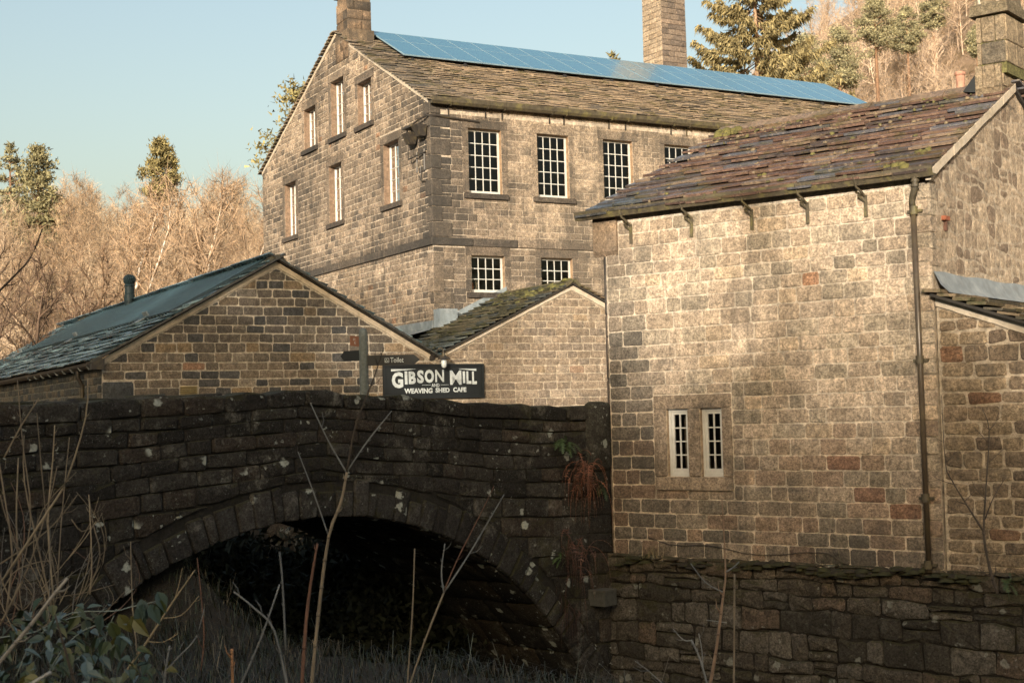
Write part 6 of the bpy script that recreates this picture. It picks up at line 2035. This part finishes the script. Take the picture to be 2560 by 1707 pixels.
# grass on the bank under and before the arch
def blades(name, pts, lmin, lmax, tints, wid, label, parent=None, droop=0.5):
    P = np.array(pts)
    n = len(P)
    an = rg.uniform(0, 6.28, n)
    L = rg.uniform(lmin, lmax, n)[:, None]
    out = np.stack([np.cos(an), np.sin(an), np.zeros(n)], 1)
    side = np.stack([-np.sin(an), np.cos(an), np.zeros(n)], 1) * wid
    mid = P + (out * 0.35 + np.array([0, 0, 0.75])) * L * 0.6
    tip = mid + (out * 0.8 + np.array([0, 0, 0.35 - droop])) * L * 0.6
    V = np.stack([P - side, P + side, mid + side * 0.7, mid - side * 0.7, tip + side * 0.15, tip - side * 0.15], 1).reshape(-1, 3)
    i = np.arange(n)[:, None] * 6
    Q = np.concatenate([i + np.array([[0, 1, 2, 3]]), i + np.array([[3, 2, 4, 5]])])
    T = np.repeat(np.array(tints)[rg.integers(0, len(tints), n)] * rg.uniform(0.6, 1.3, (n, 1)), 6, 0)
    return fastmesh(name, V, Q, M['leaf'], T, parent, kind='stuff')
gp = []
while len(gp) < 15000:
    y = rg.uniform(9.0, 23)
    x = rg.uniform(-8, 1.5)
    if terrain(x, y) > (-3.2 if y < 15 else -4.3) and (y < 18 or E0 - (x * CD.x + y * CD.y) > 4):
        gp.append((x, y, terrain(x, y)))
cl = [gp[rg.integers(len(gp))] for _ in range(120)]
gp += [(c[0] + rg.normal(0, 0.1), c[1] + rg.normal(0, 0.1), c[2] + 0.02) for c in cl for _ in range(25)]
lg = [gp[rg.integers(len(gp))] for _ in range(420)]
long_ = blades('straw_grass', lg, 0.45, 0.95, [(0.13, 0.11, 0.07), (0.09, 0.1, 0.075), (0.06, 0.065, 0.04)], 0.004, '', droop=0.9)
tag(long_, 'long arching dead grass blades on the bank under the arch', 'grass')
g = blades('grass', gp, 0.1, 0.46, [(0.02, 0.03, 0.011), (0.028, 0.036, 0.014), (0.075, 0.062, 0.034), (0.016, 0.022, 0.009), (0.035, 0.028, 0.016)], 0.005, '')
tag(g, 'dark long grass on the bank at the left side of the arch', 'grass')

# dark bushes added upstream to block light behind the arch
for bx0, by0, r, lab in ((-5.0, 24.6, 1.5, 'added dark bush dimming the view through the left of the arch'), (-3.3, 26.0, 1.6, 'added dark bush blocking light deep behind the middle of the arch'), (-2.2, 24.6, 1.2, 'added dark bush blocking light at the far side of the stream behind the arch'), (-6.6, 22.6, 1.4, 'added dark bush blocking light behind the left end of the bridge')):
    b = Vector((bx0, by0, 0))
    z = -4.65
    t = thing('arch_shade_bush', lab, 'bush', Vector((b.x, b.y, z)), 'added bushes shading the arch')
    mb = MB()
    cl = []
    for i in range(26):
        d_ = Vector((rnd.gauss(0, 1), rnd.gauss(0, 1), rnd.gauss(0, 0.8))).normalized() * r * rnd.uniform(0.4, 1.0)
        c_ = Vector((b.x, b.y, z + r * 0.9)) + d_
        cl.append((c_.x, c_.y, c_.z, r * 0.5))
        if i < 9:
            mb.tube([Vector((b.x, b.y, z - 0.2)), Vector((b.x, b.y, z + 0.5)) + d_ * 0.5, c_], [0.04, 0.025, 0.01], 5, (0.06, 0.045, 0.03))
    mb.build('stems', M['bark'], t)
    V, F, T = foliage(cl, 0.16, (0.014, 0.018, 0.008), rg, 420, 0.9)
    fastmesh('crown', V, F, M['needle'], T, t)
# ferns and dead bracken beside the cottage corner
def frond(mb, base, direction, L, n, tint, hang=0.6, pin=0.16, thin=0.42):
    p = Vector(base)
    d = Vector(direction).normalized()
    pts = []
    for i in range(n + 1):
        pts.append(p.copy())
        p += d * (L / n)
        d = (d + Vector((0, 0, -hang / n * 1.6))).normalized()
    mb.tube(pts, [0.004 * (1 - i / (n + 2)) + 0.001 for i in range(n + 1)], 4, tint)
    for i in range(1, n):
        t = i / n
        a = (pts[i + 1] - pts[i]).normalized()
        s = a.cross(UP if abs(a.z) < 0.9 else Vector((1, 0, 0))).normalized()
        l = L * pin * math.sin(math.pi * min(1, 0.15 + 0.85 * t)) ** 0.7
        for sg_ in (-1, 1):
            q = pts[i]
            tip = q + (s * sg_ + a * 0.45 + rv(0.15)) * l
            w = a * L / n * thin
            mb.add([q - w, q + w, tip], [(0, 1, 2)], mulc(tint, rnd.uniform(0.7, 1.25)))
def fern(name, label, cat, base, n, L, tint, dirs, hang=0.7, pin=0.16, thin=0.42, spread=0.5):
    t = thing(name, label, cat, Vector(base), cat + ' in the wall joints')
    for i in range(n):
        mb = MB()
        d = dirs + rv(spread)
        frond(mb, Vector(base) + rv(0.06 + spread * 0.12 if thin < 0.3 else 0.05), d, L * rnd.uniform(0.5, 1.2), 12, mulc(tint, rnd.uniform(0.5, 1.4)), hang, pin, thin)
        mb.build('frond', M['leaf'], t)
    return t
out_ = (-CD * 0.6 + BN * 0.4)
def on_br(px, py, w=0.12):
    d = ray(px, py)
    k = (B0 + BN * w).dot(BN) / d.dot(BN)
    return d * k
def on_rw(px, py, w=0.12):
    d = ray(px, py)
    o_ = frw.o + frw.n * w
    return d * (o_.dot(frw.n) / d.dot(frw.n))
rust, rust2 = (0.17, 0.072, 0.04), (0.085, 0.04, 0.026)
fern('dead_bracken', 'rust-red dead bracken clump at the join of bridge and cottage', 'bracken', on_br(1462, 1175, 0.2), 60, 0.7, rust, out_ * 0.7 + Vector((0, 0, 0.1)), 3.0, 0.09, 0.16, 0.5)
fern('dead_bracken', 'brown dead bracken hanging below the rust-red clump', 'bracken', on_br(1440, 1370, 0.2), 44, 0.68, rust2, out_ * 0.5 + Vector((0, 0, -0.3)), 2.6, 0.09, 0.16, 0.65)
fern('dead_bracken', 'thin dark bracken trailing beside the right end of the arch', 'bracken', on_br(1428, 1520, 0.15), 26, 0.6, mulc(rust2, 0.6), out_ * 0.4 + Vector((0, 0, -0.6)), 2.6, 0.05, 0.1, 0.5)
gr = (0.035, 0.06, 0.02)
fern('fern', 'green fern growing from the bridge joints above the bracken', 'fern', on_br(1415, 1105, 0.1), 12, 0.38, gr, out_, 0.9)
fern('fern', 'small bright fern beside the bracken below the bridge end', 'fern', on_br(1410, 1390, 0.1), 7, 0.3, (0.06, 0.1, 0.03), out_, 0.8)
fern('fern', 'fern against the cottage corner right of the bracken', 'fern', on_rw(1505, 1215, 0.25), 6, 0.3, (0.05, 0.08, 0.025), out_ + UP * 0.3, 0.8)
fern('fern', 'fern tuft in the moss on top of the retaining wall', 'fern', on_rw(2520, 1450, 0.1), 7, 0.3, gr, out_, 0.9)
# dry grass tufts on the ledge
for px, py, n, lab in ((1640, 1400, 60, 'tuft of straw grass hanging over the retaining wall below the window'), (1560, 1420, 40, 'dark tuft of grass on the wall ledge near the bracken'), (2060, 1420, 30, 'short grass tuft on the wall ledge below the cottage')):
    b = on_rw(px, py, 0.05)
    t = thing('grass_tuft', lab, 'grass', b)
    straw = px == 1640
    P = [(b.x + rg.normal(0, 0.16) * abs(CF.x), b.y + rg.normal(0, 0.16) * 0.6, b.z + 0.05) for _ in range(n)]
    blades('blades', P, 0.2, 0.5, [(0.3, 0.24, 0.13), (0.2, 0.17, 0.09)] if straw else [(0.06, 0.055, 0.025), (0.05, 0.06, 0.02)], 0.003, '', t, droop=1.2)
# sapling growing from the ledge at the right
plant('sapling', 'thin dark sapling growing beside the drainpipe at the right', 'sapling', 18.6, [
    ('trunk', (0.06, 0.05, 0.042), [([(2245, 860), (2215, 760), (2190, 620), (2200, 420), (2212, 200), (2185, 120)], 11, 2)]),
    ('branch', (0.065, 0.052, 0.042), [([(2190, 610), (2120, 500), (2060, 400), (2035, 330), (2020, 60)], 7, 2), ([(2195, 560), (2230, 470), (2280, 390)], 5, 2), ([(2212, 200), (2235, 175), (2250, 130)], 3, 2), ([(2210, 330), (2245, 300), (2275, 270)], 3, 1.5),
                                     ([(2070, 420), (2010, 400), (1980, 380)], 2.5, 1.2), ([(2110, 490), (2150, 450), (2160, 430)], 2.5, 1.2), ([(2150, 540), (2080, 530), (2040, 500)], 2.5, 1.2), ([(2200, 480), (2160, 440), (2140, 400)], 3, 1.5), ([(2205, 250), (2175, 215), (2150, 190)], 2.5, 1.2), ([(2225, 800), (2170, 760), (2120, 750)], 3, 1.5), ([(2040, 330), (2070, 300), (2090, 280)], 2, 1), ([(2030, 250), (2010, 240), (1995, 230)], 2, 1)])], ZRt)
for t in THINGS:
    if '_w' in t:
        del t['_w']
